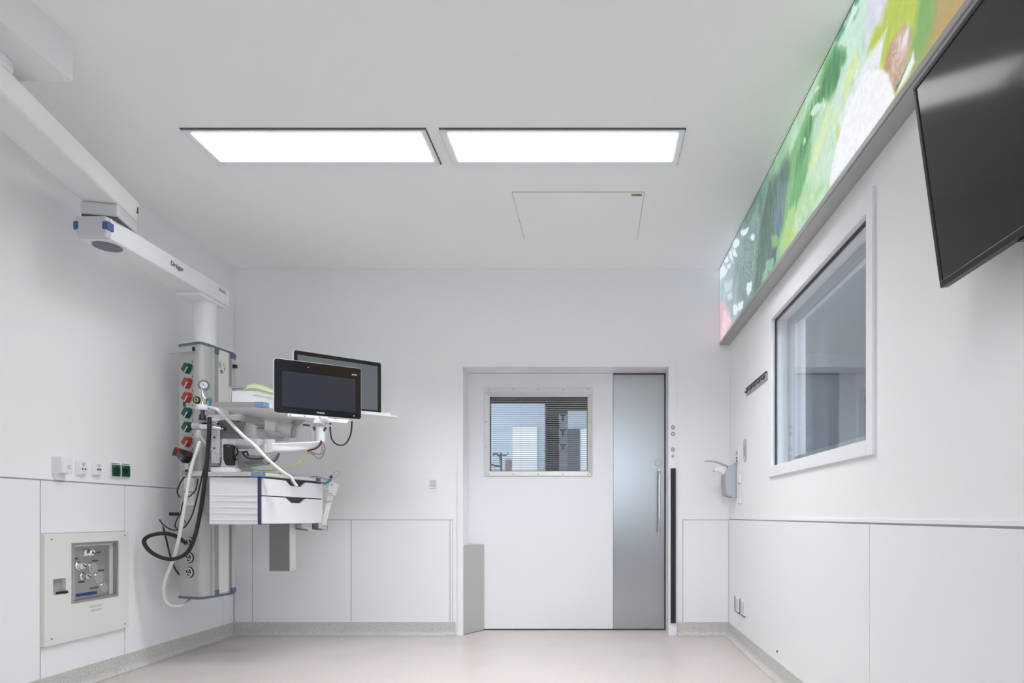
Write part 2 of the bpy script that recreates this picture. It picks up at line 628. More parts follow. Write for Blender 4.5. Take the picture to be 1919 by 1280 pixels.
# handle and lock
hx = at(1234, 0, DY).x
hz1, hz0 = at(0, 884, DY).z, at(0, 1000, DY).z
hd = MB().tube([(hx, DY - .004, hz1), (hx, DY - .045, hz1 - .002), (hx, DY - .058, hz1 - .02), (hx, DY - .058, (hz0 + hz1) / 2), (hx, DY - .058, hz0 + .02), (hx, DY - .045, hz0 + .002), (hx, DY - .004, hz0)], .0115, n=14).build('handle', 'chrome', door, smooth=True)
for z in (hz1, hz0):
    MB().cyl((hx, DY - .008, z), (hx, DY - .002, z), .018).build('rose', 'steel_soft', hd, smooth=True)
lk = at(1233, 867, DY)
MB().cyl((lk.x, DY - .012, lk.z), (lk.x, DY - .002, lk.z), .027, n=32).build('lock_cover', 'steel_light', door, smooth=True)
MB().ring((lk.x, DY - .002, lk.z), (0, -1, 0), .030, .027, .009).build('lock_ring', 'mid_grey', door, smooth=True)
# diagonal kick guard at the left jamb
kg = MB().prism([(DX0 + .001, YB - .002, .004), (at(907, 0, DY).x, DY - .012, .004), (DX0 + .001, DY - .012, .004)], (0, 0, .729))
tag(kg.build('kick_guard', 'steel_light', bevel=.0015), 'brushed steel corner guard standing low in the left door jamb', 'guard')
# buttons on the right architrave
bx = DX1 + .033
for i, (py, r, lab) in enumerate(((801, .0145, 'topmost of the round key switches on the right door frame'), (813.5, .0145, 'second round key switch down on the right door frame'), (842.5, .0145, 'lowest ringed key switch on the right door frame, well apart from the upper two'))):
    z = at(0, py, YB).z
    t = thing('key_switch', lab, 'switch', (bx, YB - .012, z), 'key switches on the door frame')
    MB().ring((bx, YB - .012, z), (0, -1, 0), r, r * .74, .006).build('ring', 'dark_grey', t, smooth=True)
    MB().cyl((bx, YB - .012, z), (bx, YB - .016, z), r * .72).build('face', 'plastic_white', t, smooth=True)
    MB().box((bx - .0015, YB - .018, z - .006), (bx + .0015, YB - .0155, z + .006)).build('key_slot', 'ink_black', t)
z = at(0, 855, YB).z
t = thing('door_sensor', 'small grey round sensor under the key switches on the door frame', 'sensor', (bx, YB - .012, z))
MB().rings([((bx, YB - .012, z), .011), ((bx, YB - .018, z), .010), ((bx, YB - .021, z), .005)]).build('housing', 'mid_grey', t, smooth=True)
MB().cyl((bx, YB - .0205, z), (bx, YB - .0225, z), .004, n=12).build('lens', 'plastic_white', t)
t = thing('bumper_strip', 'tall black rubber bumper strip on the right door frame', 'strip', (bx, YB - .012, at(0, 1167, YB).z))
MB().box((at(1257, 0, YB).x, YB - .034, at(0, 1166, YB).z), (at(1265.5, 0, YB).x, YB - .014, at(0, 878.5, YB).z)).build('cushion', 'rubber', t, bevel=.005)
MB().box((at(1256.4, 0, YB).x, YB - .015, at(0, 1167.5, YB).z), (at(1266, 0, YB).x, YB - .012, at(0, 878, YB).z)).build('back_plate', 'black', t)

# corridor behind the door
struct(MB().box((-4.5, DY + .06, -.1), (4.5, 9.4, 0)).build('floor_corridor', 'vinyl_floor'))
struct(MB().box((-4.5, DY + .06, 2.75), (4.5, 9.4, 2.85)).build('ceiling_corridor', 'corridor_brown'))
struct(MB().box((-4.5, 8.6, 0), (4.5, 8.7, 2.75)).build('wall_corridor', 'corridor_brown'))
for x0, x1, z1, nm in ((-4.0, at(1021, 0, 7.9).x, at(0, 757, 7.9).z, 'partition_wall'), (at(1064, 0, 7.9).x, .9, at(0, 770, 7.9).z, 'partition_wall')):
    p = struct(MB().box((x0, 7.9, 0), (x1, 8.05, z1)).build(nm, 'corridor_blue'))
struct(MB().box((at(961, 0, 7.88).x, 7.87, .9), (at(1006, 0, 7.88).x, 7.905, at(0, 800, 7.88).z)).build('window_3', 'day_window'))
struct(MB().box((at(1088, 0, 7.88).x, 7.87, .9), (at(1118, 0, 7.88).x, 7.905, at(0, 804, 7.88).z)).build('window_4', 'day_window'))
struct(MB().box((at(1064, 0, 7.84).x, 7.82, 0), (at(1086, 0, 7.84).x, 7.9, at(0, 804, 7.84).z)).build('door_2', 'slat'))
struct(MB().box((at(1048, 0, 8.5).x, 8.5, 1.2), (at(1063, 0, 8.5).x, 8.6, at(0, 775, 8.5).z)).build('trim_3', 'corridor_paint'))
for py0, py1 in ((776, 791), (805, 819), (833, 844)):
    a, b = at(1047, py1, 8.48), at(1063, py0, 8.48)
    t = thing('notice_board', 'small white notice with dark lines on the brown corridor wall, ' + {776: 'topmost of three', 805: 'middle of three', 833: 'lowest of three'}[py0], 'notice', (a.x, 8.48, a.z), 'notices behind the door window')
    MB().box((a.x, 8.48, a.z), (b.x, 8.5, b.z)).build('sheet', 'corridor_paint', t)
    c = (a.x + b.x) / 2
    MB().box((c - .012, 8.474, a.z + .01), (c + .012, 8.48, b.z)).build('print', 'dark_grey', t)
    MB().box((a.x + .02, 8.474, b.z - .02), (b.x - .02, 8.48, b.z)).build('print', 'dark_grey', t)
t = thing('drip_stand', 'dark metal equipment stand seen through the door window, lower left', 'stand', (at(939, 0, 7.2).x, 7.2, 0))
x = at(939, 0, 7.2).x
MB().cyl((x, 7.2, .03), (x, 7.2, at(0, 849, 7.2).z), .012, n=10).build('pole', 'dark_grey', t)
MB().tube([at(923, 852, 7.2), at(931, 851, 7.2), at(937, 856, 7.2), at(939, 866, 7.2)], .014).build('arm', 'dark_grey', t)
MB().tube([at(921, 871, 7.2), at(930, 873, 7.2), at(938, 875, 7.2)], .012).build('arm', 'dark_grey', t)
MB().tube([at(939, 852, 7.2), at(947, 853, 7.2), at(953, 850, 7.2)], .008).build('arm', 'dark_grey', t)
MB().box((at(948, 0, 7.2).x, 7.15, 1.2), (at(958, 0, 7.2).x, 7.25, at(0, 862, 7.2).z)).build('module', 'cable_mauve', t)
MB().bar((x, 7.2, 1.26), (at(950, 0, 7.2).x, 7.2, 1.26), .02, .02).build('arm', 'dark_grey', t)
for k in range(5):
    a = 2 * math.pi * k / 5
    MB().bar((x, 7.2, .04), (x + .28 * math.cos(a), 7.2 + .28 * math.sin(a), .02), .03, .03).build('leg', 'dark_grey', t)
MB().box((-2.4, 6.2, 2.73), (1.4, 6.8, 2.749)).build('corridor_fill', 'corridor_fill')  # added light source for the corridor, out of view
tag(bpy.data.objects['corridor_fill'], 'added flat lamp, out of view, lighting the corridor behind the door', 'lamp')
# ------------------------------------------------------------------ observation window
w1 = thing('window_1', '', '', (XR, (WY0 + WY1) / 2, WZ0))
for k in list(w1.keys()):
    del w1[k]
struct(w1)
fx = XR - .014
y0o, y1o, z0o, z1o = 2.42, 3.885, 1.218, 2.268
for lo, hi in (((y0o, z0o), (WY0, z1o)), ((WY1, z0o), (y1o, z1o)), ((WY0, z0o), (WY1, WZ0)), ((WY0, WZ1), (WY1, z1o))):
    MB().box((fx, lo[0], lo[1]), (XR + .001, hi[0], hi[1])).build('frame', 'trim_white', w1, bevel=.002)
GX1, GX2 = XR + .016, XR + .088
gk = MB()
for gx in (GX1,):
    gk.box((gx - .006, WY0, WZ1 - .012), (gx + .006, WY1, WZ1)).box((gx - .006, WY1 - .012, WZ0), (gx + .006, WY1, WZ1)).box((gx - .006, WY0, WZ0), (gx + .006, WY1, WZ0 + .004)).box((gx - .006, WY0, WZ0), (gx + .006, WY0 + .012, WZ1))
gk.build('gasket', 'black', w1)
for gx in (GX1, GX2):
    MB().box((gx - .003, WY0, WZ0), (gx + .003, WY1, WZ1)).build('pane', 'pane', w1)
rv = MB()
rv.box((GX2 + .004, WY0, WZ1 - .05), (GX2 + .03, WY1, WZ1)).box((GX2 + .004, WY1 - .05, WZ0), (GX2 + .03, WY1, WZ1)).box((GX2 + .004, WY0, WZ0), (GX2 + .03, WY1, WZ0 + .05)).box((GX2 + .004, WY0, WZ0), (GX2 + .03, WY0 + .05, WZ1))
rv.build('inner_frame', 'mid_grey', w1, bevel=.002)
lin_ = MB()
lin_.box((GX1 + .006, WY0, WZ1 - .003), (GX2, WY1, WZ1)).box((GX1 + .006, WY1 - .003, WZ0), (GX2, WY1, WZ1)).box((GX1 + .006, WY0, WZ0), (GX2, WY1, WZ0 + .003)).box((GX1 + .006, WY0, WZ0), (GX2, WY0 + .003, WZ1))
lin_.build('reveal', 'trim_white', w1)
# the dim room behind it
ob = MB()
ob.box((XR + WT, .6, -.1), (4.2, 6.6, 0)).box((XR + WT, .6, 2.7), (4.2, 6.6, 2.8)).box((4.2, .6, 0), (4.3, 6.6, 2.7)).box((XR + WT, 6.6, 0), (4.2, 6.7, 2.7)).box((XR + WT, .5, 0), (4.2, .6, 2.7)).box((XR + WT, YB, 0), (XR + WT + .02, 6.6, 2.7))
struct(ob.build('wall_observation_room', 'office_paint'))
tag(MB().box((2.4, 1.4, 2.68), (3.0, 2.6, 2.695)).build('office_fill', 'office_fill'), 'added flat lamp, out of view, brightening the room behind the observation window', 'lamp')  # added to brighten the room behind the glass, never in view

# ------------------------------------------------------------------ ceiling lights and hatch
def ceiling_light(x0, x1, y0, y1, label, k=1.0):
    t = thing('ceiling_light', label, 'ceiling light', ((x0 + x1) / 2, (y0 + y1) / 2, H), 'recessed ceiling lights')
    fw, zb = .036, H - .014
    outer = [(x0, y0), (x1, y0), (x1, y1), (x0, y1)]
    inner = [(x0 + fw, y0 + fw), (x1 - fw, y0 + fw), (x1 - fw, y1 - fw), (x0 + fw, y1 - fw)]
    m = MB()
    for i in range(4):
        j = (i + 1) % 4
        m.prism([V((*outer[i], zb)), V((*outer[j], zb)), V((*inner[j], zb + .010)), V((*inner[i], zb + .010))], (0, 0, .004))
    m.build('frame', 'frame_grey', t)
    e = .004
    g = MB()
    for lo, hi in (((x0 - e, y0 - e), (x1 + e, y0)), ((x0 - e, y1), (x1 + e, y1 + e)), ((x0 - e, y0), (x0, y1)), ((x1, y0), (x1 + e, y1))):
        g.box((*lo, H - .004), (*hi, H))
    g.build('shadow_strip', 'dark_grey', t)  # dark strips drawn in for the shadow line round the frame
    MB().box((x0 + fw - .002, y0 + fw - .002, H - .009), (x1 - fw + .002, y1 - fw + .002, H - .003)).build('diffuser', 'lamp' if k > .5 else 'lamp_dimmed', t)
    ld = bpy.data.lights.new('panel_light', 'AREA')
    ld.shape = 'RECTANGLE'
    ld.size, ld.size_y = x1 - x0 - 2 * fw, y1 - y0 - 2 * fw
    ld.energy = PANEL_W * k
    ld.color = (0.95, 0.97, 1.0)
    ld.spread = math.radians(SPREAD)
    lamp_o = bpy.data.objects.new('panel_light', ld)
    COL.objects.link(lamp_o)
    lamp_o.parent = t
    lamp_o.location = (0, 0, -.0095)
    return t


ceiling_light(-2.167, -.889, 3.232, 3.556, 'left of the two long lit ceiling panels, nearer the pendant arm', .55)
ceiling_light(-.813, .468, 3.232, 3.556, 'right of the two long lit ceiling panels, above the access hatch', 1.22)
ceiling_light(-.813, .468, 1.05, 1.374, 'ceiling panel beside the television, before the lit pair', DIM)
hx0, hx1, hy0, hy1 = -.523, .307, 3.867, 4.53
t = thing('access_hatch', 'flush white access hatch in the ceiling with a small olive tag', 'hatch', ((hx0 + hx1) / 2, (hy0 + hy1) / 2, H))
MB().box((hx0, hy0, H - .0015), (hx1, hy1, H + .001)).build('rim', 'mid_grey', t)
MB().box((hx0 + .0035, hy0 + .0035, H - .003), (hx1 - .0035, hy1 - .0035, H)).build('hatch_panel', 'ceiling_paint', t)
a = at(1184, 0, 3.89).x
tg = MB().box((.226, 3.885, H - .004), (.292, 3.912, H - .003)).build('tag', 'label_olive', t)
MB().box((.236, 3.893, H - .0045), (.262, 3.897, H - .004)).box((.268, 3.893, H - .0045), (.284, 3.904, H - .004)).build('print', 'dark_grey', tg)

# ------------------------------------------------------------------ backlit print under the ceiling
AX, AZ0, AZ1, AY0 = 1.017, 2.393, 2.996, 0.5
lb = thing('light_box', 'long backlit box under the ceiling with an abstract green and white painted print', 'light box', (XR, 3, 2.371))
MB().box((AX + .004, AY0, 2.371), (XR, YB - .002, H)).build('housing', 'trim_metal', lb)
MB().box((AX - .002, AY0, 2.371), (AX + .006, YB - .002, AZ0)).build('bottom_rail', 'trim_metal', lb)
MB().box((AX - .001, AY0, AZ1), (AX + .006, YB - .002, H)).build('top_rail', 'black', lb)
MB().box((AX - .002, AY0 - .004, 2.371), (XR, AY0, H)).build('end_cap', 'trim_metal', lb)


def vnoise(x, y, seed):
    xi, yi = np.floor(x).astype(np.int64), np.floor(y).astype(np.int64)
    fx_, fy_ = x - xi, y - yi
    fx_, fy_ = fx_ * fx_ * (3 - 2 * fx_), fy_ * fy_ * (3 - 2 * fy_)

    def h(a, b):
        n = (a * 374761393 + b * 668265263 + seed * 974711) & 0x7fffffff
        n = ((n ^ (n >> 13)) * 1274126177) & 0x7fffffff
        return ((n ^ (n >> 16)) & 0xffff) / 65535.0
    return (h(xi, yi) * (1 - fx_) + h(xi + 1, yi) * fx_) * (1 - fy_) + (h(xi, yi + 1) * (1 - fx_) + h(xi + 1, yi + 1) * fx_) * fy_


def fbm(x, y, seed, o=4):
    r, a, t_ = 0, .5, 0
    for k in range(o):
        r = r + a * vnoise(x * 2 ** k, y * 2 ** k, seed + k)
        t_ += a
        a *= .55
    return r / t_


def P2(pts):
    out = []
    for px, py in pts:
        p = onx(px, py, AX)
        out.append((p.y, p.z))
    return np.array(out)


def sdist(poly, Y, Z):
    """signed distance to polygon (negative inside)"""
    d = np.full(Y.shape, 1e9)
    ins = np.zeros(Y.shape, bool)
    n = len(poly)
    for i in range(n):
        ax, ay = poly[i]
        bx_, by_ = poly[(i + 1) % n]
        ex_, ey_ = bx_ - ax, by_ - ay
        wx, wy = Y - ax, Z - ay
        tt = np.clip((wx * ex_ + wy * ey_) / (ex_ * ex_ + ey_ * ey_ + 1e-12), 0, 1)
        d = np.minimum(d, (wx - ex_ * tt) ** 2 + (wy - ey_ * tt) ** 2)
        c = (ay > Z) != (by_ > Z)
        with np.errstate(divide='ignore', invalid='ignore'):
            xin = (bx_ - ax) * (Z - ay) / (by_ - ay + 1e-15) + ax
        ins ^= c & (Y < xin)
    return np.where(ins, -np.sqrt(d), np.sqrt(d))


def paint():
    ny, nz = 860, 150
    ys = np.linspace(.9, YB - .004, ny)
    zs = np.linspace(AZ0, AZ1, nz)
    Y, Z = np.meshgrid(ys, zs, indexing='ij')
    y, z = Y.ravel(), Z.ravel()
    wy = y + .05 * (fbm(y * 7, z * 7, 11) - .5) + .03 * (fbm(y * 25, z * 25, 5) - .5)
    wz = z + .04 * (fbm(y * 7, z * 7, 31) - .5) + .03 * (fbm(y * 25, z * 25, 8) - .5)
    # ground: colour along the box
    stops = [(.9, (190, 150, 80)), (1.75, (196, 160, 88)), (1.95, (150, 186, 96)), (2.1, (196, 208, 96)), (2.35, (208, 232, 220)), (2.75, (176, 216, 184)), (3.1, (170, 214, 176)),
             (3.4, (138, 186, 146)), (3.65, (120, 168, 138)), (3.85, (98, 130, 122)), (4.1, (92, 120, 114)), (4.3, (118, 146, 144)), (4.5, (150, 174, 180)), (4.7, (164, 186, 198)), (5.07, (182, 202, 214))]
    col = np.stack([np.interp(wy + .25 * (fbm(y * 4, z * 6, 77) - .5), [s_[0] for s_ in stops], [s_[1][k] for s_ in stops]) for k in range(3)], 1)
    n1 = fbm(y * 12 + z * 9, z * 5 - y * 3, 3)[:, None]
    col = col * (1 + .34 * (n1 - .5))

    def lay(pts, c, soft=.012, warp=1.0, op=1.0, n=None):
        nonlocal col
        sd = sdist(P2(pts), y + (wy - y) * warp, z + (wz - z) * warp)
        a = np.clip(.5 - sd / (2 * soft), 0, 1)[:, None] * op
        if n is not None:
            a = a * np.clip((n - .35) * 3, 0, 1)[:, None]
        col = col * (1 - a) + np.array(c, float) * a

    streak = fbm(y * 26 + z * 10, z * 8 - y * 3, 41)
    mott = fbm(y * 22, z * 22, 51)
    # near end: yellow green, orange, mint, lavender
    lay([(1755, -200), (2100, -200), (1900, 0), (1730, 120), (1712, 118), (1735, 50)], (192, 156, 92), .07, 1)
    lay([(1740, -100), (1830, -100), (1800, 0), (1745, 85), (1722, 118), (1730, 60)], (150, 176, 96), .03, 1, .75, mott - .08)
    lay([(1740, -100), (1800, -100), (1770, 0), (1735, 75), (1722, 110)], (206, 176, 112), .03, 1, .8, streak - .1)
    lay([(1722, -60), (1760, -40), (1748, 55), (1722, 120), (1712, 112), (1708, 55)], (122, 176, 92), .04)
    lay([(1655, -60), (1728, -60), (1716, 60), (1700, 50), (1685, 60), (1670, 95), (1655, 125), (1640, 128), (1650, 95), (1661, 57), (1640, 92), (1624, 112), (1624, 100), (1640, 55)], (186, 206, 66), .02, .7)
    lay([(1690, -40), (1722, -40), (1712, 50), (1695, 48)], (206, 212, 70), .04, 1, .8, streak)
    lay([(1585, 0), (1650, -60), (1632, 20), (1620, 100), (1600, 130), (1575, 150), (1572, 110)], (196, 230, 214), .02)
    lay([(1625, 0), (1672, -30), (1652, 45), (1634, 60), (1621, 108), (1616, 100), (1624, 50)], (208, 210, 228), .02, .8)
    lay([(1640, 0), (1668, -20), (1648, 42), (1638, 50)], (228, 230, 238), .02, 1, 1, mott)
    lay([(1590, -20), (1618, -40), (1606, 24), (1584, 58), (1572, 84), (1562, 92)], (84, 160, 124), .012, 1, 1, mott + .15)
    lay([(1600, 5), (1612, 0), (1590, 55), (1580, 66)], (206, 236, 220), .008, 1)
    # greens in the middle
    lay([(1555, 92), (1583, 100), (1583, 124), (1572, 160), (1556, 182), (1540, 190), (1524, 230), (1516, 300), (1508, 345), (1492, 400), (1472, 450), (1456, 470), (1452, 430), (1466, 350), (1484, 285), (1505, 225), (1528, 165)], (116, 182, 112), .02)
    lay([(1564, 95), (1581, 104), (1582, 124), (1566, 165), (1540, 187), (1520, 215), (1538, 160), (1552, 120)], (64, 140, 84), .022)
    lay([(1520, 205), (1532, 195), (1512, 270), (1500, 330), (1488, 350), (1494, 290)], (70, 140, 92), .02, 1, .9)
    lay([(1498, 300), (1510, 320), (1500, 390), (1478, 440), (1468, 440), (1480, 380)], (96, 176, 104), .02, 1, .9)
    lay([(1560, 180), (1590, 150), (1620, 110), (1612, 150), (1575, 240), (1556, 320), (1540, 345), (1512, 345), (1520, 300), (1535, 240), (1548, 200)], (196, 226, 196), .02)
    lay([(1572, 165), (1600, 100), (1606, 110), (1585, 180), (1562, 250), (1555, 250)], (214, 232, 150), .012, 1, .8)
    lay([(1556, 190), (1562, 195), (1545, 250), (1530, 300), (1518, 330), (1524, 290), (1540, 240)], (222, 238, 160), .008, 1, .8)
    lay([(1575, 130), (1590, 115), (1574, 200), (1562, 215)], (198, 222, 222), .012, 1, .8)
    lay([(1560, 235), (1577, 200), (1580, 230), (1562, 290), (1556, 345), (1530, 375), (1500, 400), (1505, 360), (1535, 320)], (196, 228, 206), .02, 1, .9)
    lay([(1510, 345), (1530, 340), (1556, 345), (1540, 366), (1510, 405), (1484, 440), (1482, 420), (1496, 380)], (172, 218, 160), .02)
    lay([(1566, 238), (1577, 236), (1574, 252), (1564, 258)], (196, 216, 90), .01)
    lay([(1531, 193), (1540, 195), (1535, 208), (1522, 223), (1518, 218), (1524, 202)], (206, 232, 206), .006, .8)
    lay([(1530, 160), (1535, 163), (1525, 180), (1522, 182)], (200, 230, 200), .005)
    lay([(1541, 186), (1549, 184), (1545, 200), (1538, 205)], (204, 230, 206), .006)
    lay([(1505, 257), (1511, 254), (1509, 262), (1505, 270)], (196, 228, 210), .006)
    # white forms
    lay([(1661, 57), (1655, 85), (1648, 128), (1625, 136), (1600, 185), (1575, 255), (1572, 225), (1590, 180), (1615, 128), (1640, 90)], (226, 232, 238), .01, .4)
    lay([(1606, 166), (1615, 145), (1626, 133), (1640, 129), (1655, 131), (1664, 140), (1672, 158), (1677, 180), (1655, 215), (1554, 352), (1556, 330), (1564, 285), (1578, 235)], (239, 240, 246), .005, .22)
    # feathery brown patch and its pale petal
    lay([(1692, 48), (1704, 46), (1708, 56), (1704, 95), (1694, 125), (1680, 172), (1675, 160), (1668, 140), (1656, 128), (1664, 100), (1674, 75)], (190, 146, 122), .008, .6)
    lay([(1694, 48), (1706, 48), (1707, 60), (1700, 100), (1686, 110), (1676, 82)], (232, 226, 226), .02, 1, 1, streak + .06)
    lay([(1670, 95), (1700, 90), (1690, 150), (1672, 150)], (226, 206, 196), .01, 1, .8, fbm(y * 90, z * 90, 61))
    lay([(1713, 95), (1715, 116), (1700, 145), (1684, 168), (1679, 172), (1692, 140), (1704, 112)], (232, 238, 236), .005, .4)
    lay([(1706, 108), (1709, 104), (1684, 160), (1677, 172), (1678, 165)], (70, 110, 86), .004, .4, .8)
    # dark teal, blue stripe, light greens
    lay([(1455, 328), (1478, 290), (1482, 310), (1474, 350), (1466, 420), (1452, 480), (1440, 520), (1420, 552), (1410, 560), (1418, 500), (1424, 430), (1436, 370)], (82, 112, 104), .03, 1, .9)
    lay([(1440, 340), (1458, 330), (1440, 420), (1430, 470), (1426, 430)], (72, 98, 88), .02, 1, .8, streak + .1)
    lay([(1464, 345), (1474, 342), (1470, 400), (1458, 440), (1452, 452), (1450, 420)], (104, 130, 152), .014, 1, .9)
    lay([(1478, 395), (1490, 380), (1494, 415), (1484, 450), (1470, 470), (1462, 470), (1468, 430)], (168, 208, 128), .02)
    lay([(1478, 430), (1496, 420), (1490, 440), (1470, 465)], (176, 216, 96), .012, 1, .8)
    lay([(1445, 445), (1458, 440), (1463, 450), (1455, 462), (1446, 468)], (130, 190, 116), .01)
    lay([(1446, 462), (1456, 462), (1454, 490), (1448, 500), (1443, 480)], (84, 92, 116), .012, 1, .9)
    lay([(1438, 486), (1450, 482), (1450, 500), (1440, 512), (1434, 500)], (126, 190, 150), .008)
    lay([(1430, 512), (1438, 500), (1440, 515), (1434, 530), (1428, 528)], (128, 196, 156), .008)
    lay([(1395, 440), (1420, 390), (1424, 420), (1416, 490), (1412, 560), (1400, 570), (1390, 540), (1396, 490)], (112, 146, 140), .02, 1, .9)
    sp = fbm(y * 70, z * 70, 71)
    lay([(1384, 445), (1420, 385), (1424, 430), (1416, 520), (1404, 570), (1388, 540)], (160, 186, 186), .02, 1, .8, sp - .08)
    lay([(1400, 400), (1424, 372), (1420, 410), (1404, 430)], (118, 168, 150), .016, 1, .8, sp)
    # brush strands and mottling over the greens
    strand = fbm(y * 95 + z * 22, z * 7 - y * 4, 121, 3)
    strand2 = fbm(y * 60 - z * 16, z * 5, 131, 3)
    lay([(1404, 470), (1440, 345), (1486, 268), (1488, 330), (1470, 420), (1440, 520), (1408, 565)], (150, 182, 160), .02, 1, .75, strand - .2)
    lay([(1404, 470), (1440, 345), (1486, 268), (1488, 330), (1470, 420), (1440, 520), (1408, 565)], (60, 84, 80), .02, 1, .6, strand2 - .22)
    lay([(1496, 240), (1560, 92), (1583, 110), (1560, 200), (1530, 320), (1490, 440), (1462, 470), (1478, 350)], (180, 220, 176), .02, 1, .7, strand - .18)
    lay([(1530, 345), (1590, 130), (1620, 60), (1640, 60), (1600, 170), (1566, 260), (1540, 360)], (234, 242, 226), .02, 1, .8, mott - .16)
    lay([(1530, 345), (1590, 130), (1620, 60), (1640, 60), (1600, 170), (1566, 260), (1540, 360)], (150, 204, 150), .02, 1, .55, strand2 - .2)
    lay([(1480, 440), (1512, 345), (1556, 345), (1520, 400), (1488, 440)], (222, 238, 222), .02, 1, .7, mott - .14)
    lay([(1655, -60), (1728, -60), (1716, 60), (1690, 60), (1660, 110), (1650, 90)], (150, 184, 70), .02, 1, .6, strand - .2)
    lay([(1349, 500), (1392, 440), (1398, 540), (1385, 610), (1349, 640)], (140, 166, 178), .03, 1, .6, mott - .15)
    grey = col.mean(1, keepdims=True)
    col = grey + (col - grey) * .86
    # pale leaf forms at the far end
    W = (222, 234, 242)
    for pts in ([(1388, 432), (1395, 429), (1404, 427), (1400, 438), (1394, 442), (1389, 440)], [(1406, 443), (1410, 438), (1415, 440), (1413, 450), (1408, 451)],
                [(1373, 455), (1379, 447), (1386, 449), (1385, 460), (1378, 466), (1373, 464)], [(1371, 467), (1376, 466), (1382, 478), (1380, 482), (1374, 478)],
                [(1366, 472), (1370, 468), (1374, 490), (1375, 494), (1368, 484)], [(1357, 488), (1364, 480), (1366, 488), (1360, 494)], [(1362, 496), (1370, 492), (1368, 502), (1363, 504)],
                [(1349, 506), (1356, 496), (1364, 506), (1356, 520), (1349, 524)], [(1400, 532), (1409, 528), (1408, 545), (1402, 555), (1398, 545)],
                [(1374, 572), (1380, 570), (1384, 580), (1380, 592), (1374, 590)], [(1383, 568), (1393, 564), (1392, 578), (1384, 586)]):
        lay(pts, W, .006, .5)
    lay([(1356, 530), (1372, 522), (1372, 540), (1360, 548)], (196, 212, 222), .015, 1, .9)
    lay([(1362, 552), (1372, 545), (1373, 556), (1364, 562)], (206, 220, 228), .01, 1, .9)
    lay([(1349, 563), (1355, 565), (1363, 575), (1369, 590), (1373, 606), (1360, 630), (1349, 646)], (216, 182, 192), .012, .5)
    lay([(1356, 580), (1364, 585), (1370, 604), (1352, 640), (1352, 610)], (236, 216, 224), .01, 1, .9, streak + .1)
    col *= (1 + .10 * (fbm(y * 60, z * 60, 91) - .5))[:, None]
    c = np.clip(col / 255, 0, 1)
    c = np.where(c <= .04045, c / 12.92, ((c + .055) / 1.055) ** 2.4)
    rgba = np.ones((len(c), 4), np.float32)
    rgba[:, :3] = c
    o0 = lb.location
    co = np.stack([np.full(y.shape, AX) - o0.x, y - o0.y, z - o0.z], 1)
    idx = np.arange(ny * nz).reshape(ny, nz)
    q = np.stack([idx[:-1, :-1], idx[:-1, 1:], idx[1:, 1:], idx[1:, :-1]], -1).reshape(-1, 4)
    me = bpy.data.meshes.new('print')
    me.vertices.add(len(co))
    me.vertices.foreach_set('co', co.astype(np.float32).ravel())
    me.loops.add(q.size)
    me.loops.foreach_set('vertex_index', q.ravel().astype(np.int32))
    me.polygons.add(len(q))
    me.polygons.foreach_set('loop_start', (np.arange(len(q)) * 4).astype(np.int32))
    me.update(calc_edges=True)
    at_ = me.color_attributes.new('paint', 'FLOAT_COLOR', 'POINT')
    at_.data.foreach_set('color', rgba.ravel())
    m = bpy.data.materials.new('backlit_print')
    m.use_nodes = True
    nt = m.node_tree
    b = nt.nodes['Principled BSDF']
    b.inputs['Base Color'].default_value = (.02, .02, .02, 1)
    b.inputs['Roughness'].default_value = .4
    ca = nt.nodes.new('ShaderNodeVertexColor')
    ca.layer_name = 'paint'
    nt.links.new(ca.outputs[0], b.inputs['Emission Color'])
    b.inputs['Emission Strength'].default_value = ART_E
    me.materials.append(m)
    o = bpy.data.objects.new('print', me)
    COL.objects.link(o)
    o.parent = lb


paint()

# ------------------------------------------------------------------ television
tv = thing('television', 'large black television tilted down on the right wall', 'television', (1.0, 1.25, 1.9))
vb, vt = V((.976, 1.75, 1.62)), V((.8976, 1.75, 2.186))
tv_v = (vt - vb).normalized()
tv_h = (vt - vb).length
tv_u = V((0, -1, 0))
tv_n = V((-tv_v.z, 0, tv_v.x))
TW = 1.03


def TVp(u, v, n):
    return vb + tv_u * u + tv_v * v + tv_n * n


def tvbox(m, u0, u1, v0, v1, n0, n1):
    return m.prism([TVp(u0, v0, n0), TVp(u1, v0, n0), TVp(u1, v1, n0), TVp(u0, v1, n0)], tv_n * (n1 - n0))


m = MB()
bz = .013
tvbox(m, 0, TW, 0, .018, -.022, .002); tvbox(m, 0, TW, tv_h - bz, tv_h, -.022, .002); tvbox(m, 0, bz, .018, tv_h - bz, -.022, .002); tvbox(m, TW - bz, TW, .018, tv_h - bz, -.022, .002)
m.build('bezel', 'black', tv, bevel=.002)
tvbox(MB(), bz, TW - bz, .018, tv_h - bz, -.012, -.001).build('screen', 'tv_screen', tv)
m = MB()
a_ = [TVp(.004, .004, -.022), TVp(TW - .004, .004, -.022), TVp(TW - .004, tv_h - .004, -.022), TVp(.004, tv_h - .004, -.022)]
b_ = [TVp(.12, .04, -.062), TVp(TW - .12, .04, -.062), TVp(TW - .12, tv_h * .62, -.062), TVp(.12, tv_h * .62, -.062)]
m._add(a_ + b_, [(0, 1, 2, 3), (7, 6, 5, 4), (0, 4, 5, 1), (1, 5, 6, 2), (2, 6, 7, 3), (3, 7, 4, 0)])
m.build('back_cover', 'black', tv, bevel=.004)
tvbox(MB(), .30, .40, -.004, .002, -.03, -.012).build('sensor_foot', 'black_gloss', tv)
m = MB()
m.box((XR - .014, 1.08, 1.72), (XR - .001, 1.40, 2.05))
m.bar((XR - .03, 1.24, 1.88), TVp(.51, .27, -.05), .16, .08)
m.build('wall_bracket', 'black', tv, bevel=.003)

